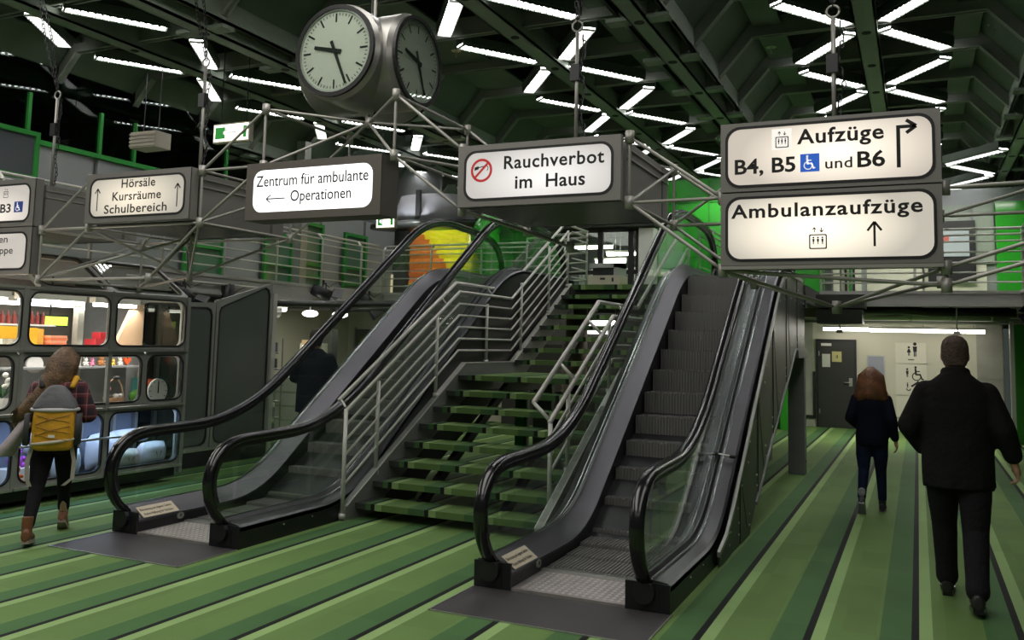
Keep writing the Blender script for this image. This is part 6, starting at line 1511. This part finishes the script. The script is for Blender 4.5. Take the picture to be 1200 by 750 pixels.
def hair_mass(name, c, s, rings_, m, parent, strands, tipf, seed=3):
    h = MB(); rg = random.Random(seed)
    R_ = []
    for z, rx, ry, dx, dy in rings_:
        base = ring(Vector(c)+Vector((dx, dy, z))*s, rx*s, ry*s, 40)
        cc = Vector(c)+Vector((dx, dy, z))*s
        R_.append([cc+(p-cc)*(1+.035*math.sin(j*2.7+z*6)+.02*math.sin(j*5.1)) for j, p in enumerate(base)])
    h.loft(R_); o = h.build(name, m, parent, True)
    st = MB()
    for k in range(strands): st.path(tipf(rg), [.006*s, .009*s, .009*s, .006*s, .002*s], 5)
    if strands: stuff(st.build('hair_strands', m, o, True))
    return o
M_red = mat('red_brown_hair', (.16, .060, .022), .45, vary=.45, vscale=14, bump=.6, bscale=60)
def tips(rg):
    a = math.pi+rg.random()*math.pi; u = math.cos(a)*.125; v = math.sin(a)*.118; o_ = Vector(hd); L = .25+.05*rg.random()
    return [o_+Vector((u*.2, v*.25, .132)), o_+Vector((u, v, .04)), o_+Vector((u*1.15, v*1.05, -.08)), o_+Vector((u*1.25, v*1.0, -.18)), o_+Vector((u*(1.35+.2*rg.random()), v*.95, -L))]
hair_mass('hair', hd, .93, ((-.25, .185, .07, .0, -.05), (-.20, .195, .10, 0, -.045), (-.12, .165, .115, 0, -.035), (-.04, .140, .122, 0, -.02), (.04, .118, .122, 0, -.01), (.09, .095, .105, 0, -.01), (.125, .055, .065, 0, -.005), (.14, .015, .02, 0, 0)), M_red, P, 190, tips)
put(P, -.47, 10.45, 0)

# --- girl with backpack
P = person_base('person with long fair-brown hair in a plaid shirt, black trousers and brown boots')
S_ = .915
hd = sc((.03, .04, 1.60)); ls, rs_ = sc((-.175, 0, 1.38)), sc((.175, 0, 1.38)); le, re = sc((-.235, -.02, 1.13)), sc((.26, .02, 1.12)); lw, rw = sc((-.19, .13, .98)), sc((.19, .22, 1.08))
lh, rh = sc((-.085, 0, .90)), sc((.085, 0, .90)); lk, rk = sc((-.11, .01, .50)), sc((.075, .20, .50)); la, ra = sc((-.13, -.34, .15)), sc((.06, .40, .15))
lk = sc((-.11, -.10, .50)); rk = sc((.07, .22, .52))
b = MB(); head(b, hd, .95); capsule(b, sc((0, 0, 1.42)), sc((.01, .02, 1.52)), .048, .046); b.loft([ring(sc((0, 0, z)), rx*S_, ry*S_) for z, rx, ry in ((.86, .15, .11), (.95, .15, .11), (1.1, .12, .09), (1.28, .15, .11), (1.40, .13, .085), (1.45, .06, .06))])
limb(b, [ls, le, lw], [.045, .035, .024]); limb(b, [rs_, re, rw], [.045, .035, .024]); hand(b, rw, re, 1, .7, .92); hand(b, lw, le, -1, .8, .92)
limb(b, [lh, lk, la], [.07, .05, .035]); limb(b, [rh, rk, ra], [.07, .05, .035]); organic('body', b, SKIN2, P, .008, 2); face_bits(hd, .95, P)
def plaid():
    m = bpy.data.materials.new('red_black_plaid'); m.use_nodes = True; nt = m.node_tree; bs = nt.nodes['Principled BSDF']; bs.inputs['Roughness'].default_value = .85
    tc = nt.nodes.new('ShaderNodeTexCoord'); sp = nt.nodes.new('ShaderNodeSeparateXYZ'); nt.links.new(tc.outputs['Object'], sp.inputs[0])
    def M2(op, a, b_):
        n = nt.nodes.new('ShaderNodeMath'); n.operation = op
        for i, v in enumerate((a, b_)):
            if v is None: continue
            if isinstance(v, (int, float)): n.inputs[i].default_value = v
            else: nt.links.new(v, n.inputs[i])
        return n.outputs[0]
    outs = []
    for ax, per in (('X', .085), ('Z', .095)):
        f = M2('FRACT', M2('DIVIDE', sp.outputs[ax], per), None)
        r = nt.nodes.new('ShaderNodeValToRGB'); r.color_ramp.interpolation = 'LINEAR'; e = r.color_ramp.elements
        e[0].position = 0; e[0].color = (.02, .012, .02, 1); e[1].position = .35; e[1].color = (.03, .012, .02, 1)
        for p, c_ in ((.45, (.17, .02, .025)), (.6, (.15, .02, .025)), (.66, (.38, .25, .25)), (.72, (.15, .02, .025)), (.8, (.02, .012, .02))):
            q_ = e.new(p); q_.color = (*c_, 1)
        nt.links.new(f, r.inputs['Fac']); outs.append(r.outputs['Color'])
    mx = nt.nodes.new('ShaderNodeMixRGB'); mx.inputs[0].default_value = .5; nt.links.new(outs[0], mx.inputs[1]); nt.links.new(outs[1], mx.inputs[2]); nt.links.new(mx.outputs[0], bs.inputs['Base Color']); return m
c = MB(); c.loft([ring(sc((0, y, z)), rx*S_, ry*S_, 24) for z, rx, ry, y in ((.86, .185, .14, 0), (.95, .18, .135, 0), (1.08, .17, .125, 0), (1.2, .18, .13, 0), (1.3, .19, .13, 0), (1.375, .185, .115, -.005), (1.42, .14, .095, -.005), (1.465, .075, .075, 0))])
limb(c, [sc((-.165, 0, 1.355)), le, sc((-.195, .10, 1.0))], [.075, .068, .050]); limb(c, [sc((.165, 0, 1.355)), re, sc((.20, .18, 1.08))], [.078, .072, .052])
organic('shirt', c, plaid(), P, .011, 4)
tr = MB(); limb(tr, [lh, sc((-.10, -.03, .70)), lk, sc((-.125, -.27, .26)), sc((-.13, -.31, .20))], [.098, .088, .062, .050, .05]); limb(tr, [rh, sc((.08, .12, .70)), rk, sc((.063, .35, .28)), sc((.06, .385, .22))], [.098, .088, .062, .050, .05]); capsule(tr, sc((-.05, -.01, .88)), sc((.05, -.01, .88)), .108, .108)
organic('trousers', tr, mat('black_jeans', (.012, .011, .013), .8, bump=.4, bscale=40, spec=.12), P, .010, 4)
for an, pt in ((la, .12), (ra, .55)):
    so = organic('boot', shoe(MB(), an, 0, pitch=pt, s=.98, boot=.07), mat('brown_leather_boot', (.16, .062, .022), .5, bump=.2, bscale=40, vary=.3), P, .006, 2); sole(an, 0, pt, .98).build('sole', mat('pale_sole', (.25, .2, .17), .7), so)
M_hair = mat('fair_brown_hair', (.125, .070, .034), .45, vary=.5, vscale=16, bump=.6, bscale=60)
def tips(rg):
    a = math.pi*.95+rg.random()*math.pi*1.05; u = math.cos(a)*.110; v = math.sin(a)*.120; o_ = Vector(hd); L = .42+.14*rg.random(); f = rg.random()
    return [o_+Vector((u*.25, v*.25, .130)), o_+Vector((u*1.02, v*1.04, .04)), o_+Vector((u*1.15-.04, v*1.1-.01, -.12)), o_+Vector((u*1.0-.13, v*.95-.02, -.28)), o_+Vector((u*1.1-.22-.05*f, v*.8, -L))]
hair_mass('hair', hd, .95, ((-.50, .075, .045, -.27, -.075), (-.40, .13, .06, -.20, -.085), (-.28, .135, .075, -.125, -.075), (-.17, .138, .095, -.06, -.055), (-.06, .130, .118, -.02, -.025), (.03, .112, .125, 0, -.01), (.085, .09, .105, 0, -.01), (.12, .055, .065, 0, -.005), (.135, .015, .02, 0, 0)), M_hair, P, 240, tips, 9)
GH = 44; put(P, -6.64, 5.32, GH)
# backpack worn by the girl
def child_thing_world(t, h, x, y):
    if t['category'] == 'backpack': t.scale = (1.12, 1.08, 1.0)
    t.location = (x, y, 0); t.rotation_euler = (0, 0, R(h))
BP = thing('backpack', 'yellow and grey hiking backpack worn by the person with long hair', 'backpack', (0, 0, 0)); OFF[BP] = (0, 0, 0)
def sq(cx, cy, z, rx, ry, n=28, p=3.2):
    out = []
    for k in range(n):
        a = 2*math.pi*k/n; ca, sa = math.cos(a), math.sin(a); r = (abs(ca)**p+abs(sa)**p)**(-1/p); out.append((cx+rx*ca*r, cy+ry*sa*r, z))
    return out
b = MB().loft([sq(.01, -.20, z, rx, ry) for z, rx, ry in ((.755, .11, .06), (.78, .135, .085), (.84, .145, .10), (.95, .145, .105), (1.05, .14, .10), (1.10, .135, .095))]); organic('pack_body', b, mat('yellow_ripstop', (.62, .31, .015), .55, bump=.9, bscale=9, vary=.2, vscale=7), BP, .010, 2)
b = MB().loft([sq(.01, -.195, z, rx, ry) for z, rx, ry in ((1.085, .15, .105), (1.11, .152, .11), (1.16, .13, .10), (1.22, .095, .08), (1.27, .055, .055), (1.285, .03, .03))]); organic('lid', b, mat('grey_lid_fabric', (.11, .11, .12), .7, bump=.6, bscale=14, vary=.3), BP, .010, 2)
MB().path([(.01+.152*math.cos(a), -.195+.112*math.sin(a), 1.088) for a in [math.pi+math.pi*k/16 for k in range(17)]], .016, 8).build('lid_trim', mat('silver_trim', (.5, .49, .5), .6), BP, True)
MB().path([(.01+.146*math.cos(a), -.20+.106*math.sin(a), .83+.02*math.cos(a)) for a in [math.pi+math.pi*k/16 for k in range(17)]], .014, 8).build('bottom_trim', mat('cream_trim', (.55, .48, .36), .6), BP, True)
for (z0_, z1_) in ((.88, .96), (.96, .90), (.97, 1.05), (1.05, .99), (.90, .84)):
    MB().path([(.01-.115, -.292, z0_), (.01-.03, -.312, (z0_+z1_)/2), (.01+.115, -.295, z1_)], .004, 5).build('cord', mat('dark_gold_cord', (.35, .17, .01), .6), BP)
for sx_ in (-1, 1):
    MB().loft([[(sx_*(.155), -.10, z-.0), (sx_*.185, -.10, z), (sx_*.185, -.24, z), (sx_*.15, -.25, z)] for z in (.80, .95, 1.05)]).build('side_pocket', mat('dark_grey_mesh', (.05, .05, .055), .8), BP, True)
    MB().path([(sx_*.10, -.10, 1.26), (sx_*.115, -.02, 1.335), (sx_*.12, .075, 1.30), (sx_*.12, .125, 1.18), (sx_*.13, .10, .98), (sx_*.14, -.06, .88)], .020, 8).build('shoulder_strap', mat('amber_strap', (.70, .36, .02), .6) if sx_ > 0 else mat('dark_strap', (.03, .03, .035), .7), BP, True)
    st_ = MB(); pts = [(sx_*.13, -.17, .78), (sx_*.155, -.18, .66), (sx_*.15, -.17, .52), (sx_*.11-.02, -.16, .46)]
    st_.loft([[(x-.014, y-.002, z), (x+.014, y-.002, z), (x+.014, y+.002, z), (x-.014, y+.002, z)] for x, y, z in pts]); st_.build('hanging_strap', mat('cream_strap', (.42, .38, .33), .7), BP)
MB().box(-.015, .03, -.31, -.30, .868, .888).build('buckle', M_white, BP)
MB().ball((-.155, -.2, .96), .022, .02, .028, 10, 8).build('keyring', M_steel, BP, True)
child_thing_world(BP, GH, -6.64, 5.32)
# grey jacket hanging over her left arm
JK = thing('hanging_jacket', 'pale grey jacket hanging from the left arm of the backpack wearer', 'jacket', (0, 0, 0)); OFF[JK] = (0, 0, 0)
j = MB(); j.loft([[(cx+rx*math.cos(a), cy+ry*math.sin(a)*(1+.25*math.sin(3*a)), z+.0*math.cos(a)) for a in [2*math.pi*k/20 for k in range(20)]] for z, cx, cy, rx, ry in ((1.02, -.20, -.03, .045, .05), (.94, -.235, -.03, .06, .06), (.84, -.29, -.03, .07, .06), (.76, -.345, -.02, .075, .055), (.70, -.385, -.01, .085, .04), (.685, -.39, -.01, .08, .03))])
organic('cloth', j, mat('pale_mauve_grey_cloth', (.36, .31, .32), .85, bump=.5, bscale=14), JK, .010, 2); child_thing_world(JK, GH, -6.64, 5.32)

# --- person in dark coat behind the left escalator
P = person_base('dark-haired person in a dark blue coat standing behind the left escalator')
S_ = 1.04
hd = sc((0, .02, 1.64)); b = MB(); head(b, hd, 1.0); capsule(b, sc((0, 0, 1.45)), sc((0, .01, 1.54)), .055, .052); b.loft([ring(sc((0, 0, z)), rx, ry) for z, rx, ry in ((.88, .14, .11), (1.1, .15, .12), (1.35, .17, .12), (1.46, .10, .08))])
ls, rs_ = sc((-.19, 0, 1.42)), sc((.19, 0, 1.42)); le, re = sc((-.25, -.02, 1.15)), sc((.27, .0, 1.16)); lw, rw = sc((-.16, .2, 1.10)), sc((.22, .20, 1.05))
limb(b, [ls, le, lw], [.05, .04, .027]); limb(b, [rs_, re, rw], [.05, .04, .027]); hand(b, rw, re, 1, .6, 1.); hand(b, lw, le, -1, .6, 1.)
limb(b, [sc((-.09, 0, .9)), sc((-.1, .02, .5)), sc((-.11, -.02, .1))], [.08, .055, .04]); limb(b, [sc((.09, 0, .9)), sc((.1, .02, .5)), sc((.11, -.02, .1))], [.08, .055, .04]); organic('body', b, SKIN, P, .010, 2); face_bits(hd, 1., P)
c = MB(); c.loft([ring(sc((0, y, z)), rx, ry, 24) for z, rx, ry, y in ((.72, .24, .17, 0), (.95, .235, .17, 0), (1.15, .225, .165, 0), (1.32, .235, .16, 0), (1.42, .21, .13, 0), (1.47, .14, .10, 0), (1.52, .08, .08, 0))])
limb(c, [sc((-.18, 0, 1.39)), le, sc((-.17, .17, 1.10))], [.085, .075, .055]); limb(c, [sc((.18, 0, 1.39)), re, sc((.225, .17, 1.06))], [.085, .075, .055]); organic('coat', c, mat('dark_blue_coat', (.014, .017, .028), .75, bump=.5, bscale=12, spec=.12), P, .014, 4)
tr = MB(); limb(tr, [sc((-.09, 0, .9)), sc((-.1, .02, .5)), sc((-.11, -.02, .13))], [.11, .08, .075]); limb(tr, [sc((.09, 0, .9)), sc((.1, .02, .5)), sc((.11, -.02, .13))], [.11, .08, .075]); organic('trousers', tr, mat('black_trousers', (0, 0, 0)), P, .014, 3)
for an in (sc((-.11, -.02, .0867)), sc((.11, -.02, .0867))): so = organic('shoe', shoe(MB(), an, 0), M_black, P, .008, 2); sole(an, 0, 0).build('sole', M_rubber, so)
organic('hair', MB().loft([ring(Vector(hd)+Vector((0, dy, z)), rx, ry, 24) for z, rx, ry, dy in ((-.09, .072, .06, -.055), (-.03, .088, .088, -.03), (.03, .092, .108, -.012), (.08, .085, .102, -.008), (.125, .055, .07, -.006), (.142, .015, .02, 0))]), mat('dark_brown_hair', (.025, .015, .012), .6, bump=.8, bscale=70), P, .009, 2)
put(P, -7.25, 9.65, 20)
bpy.context.view_layer.update()
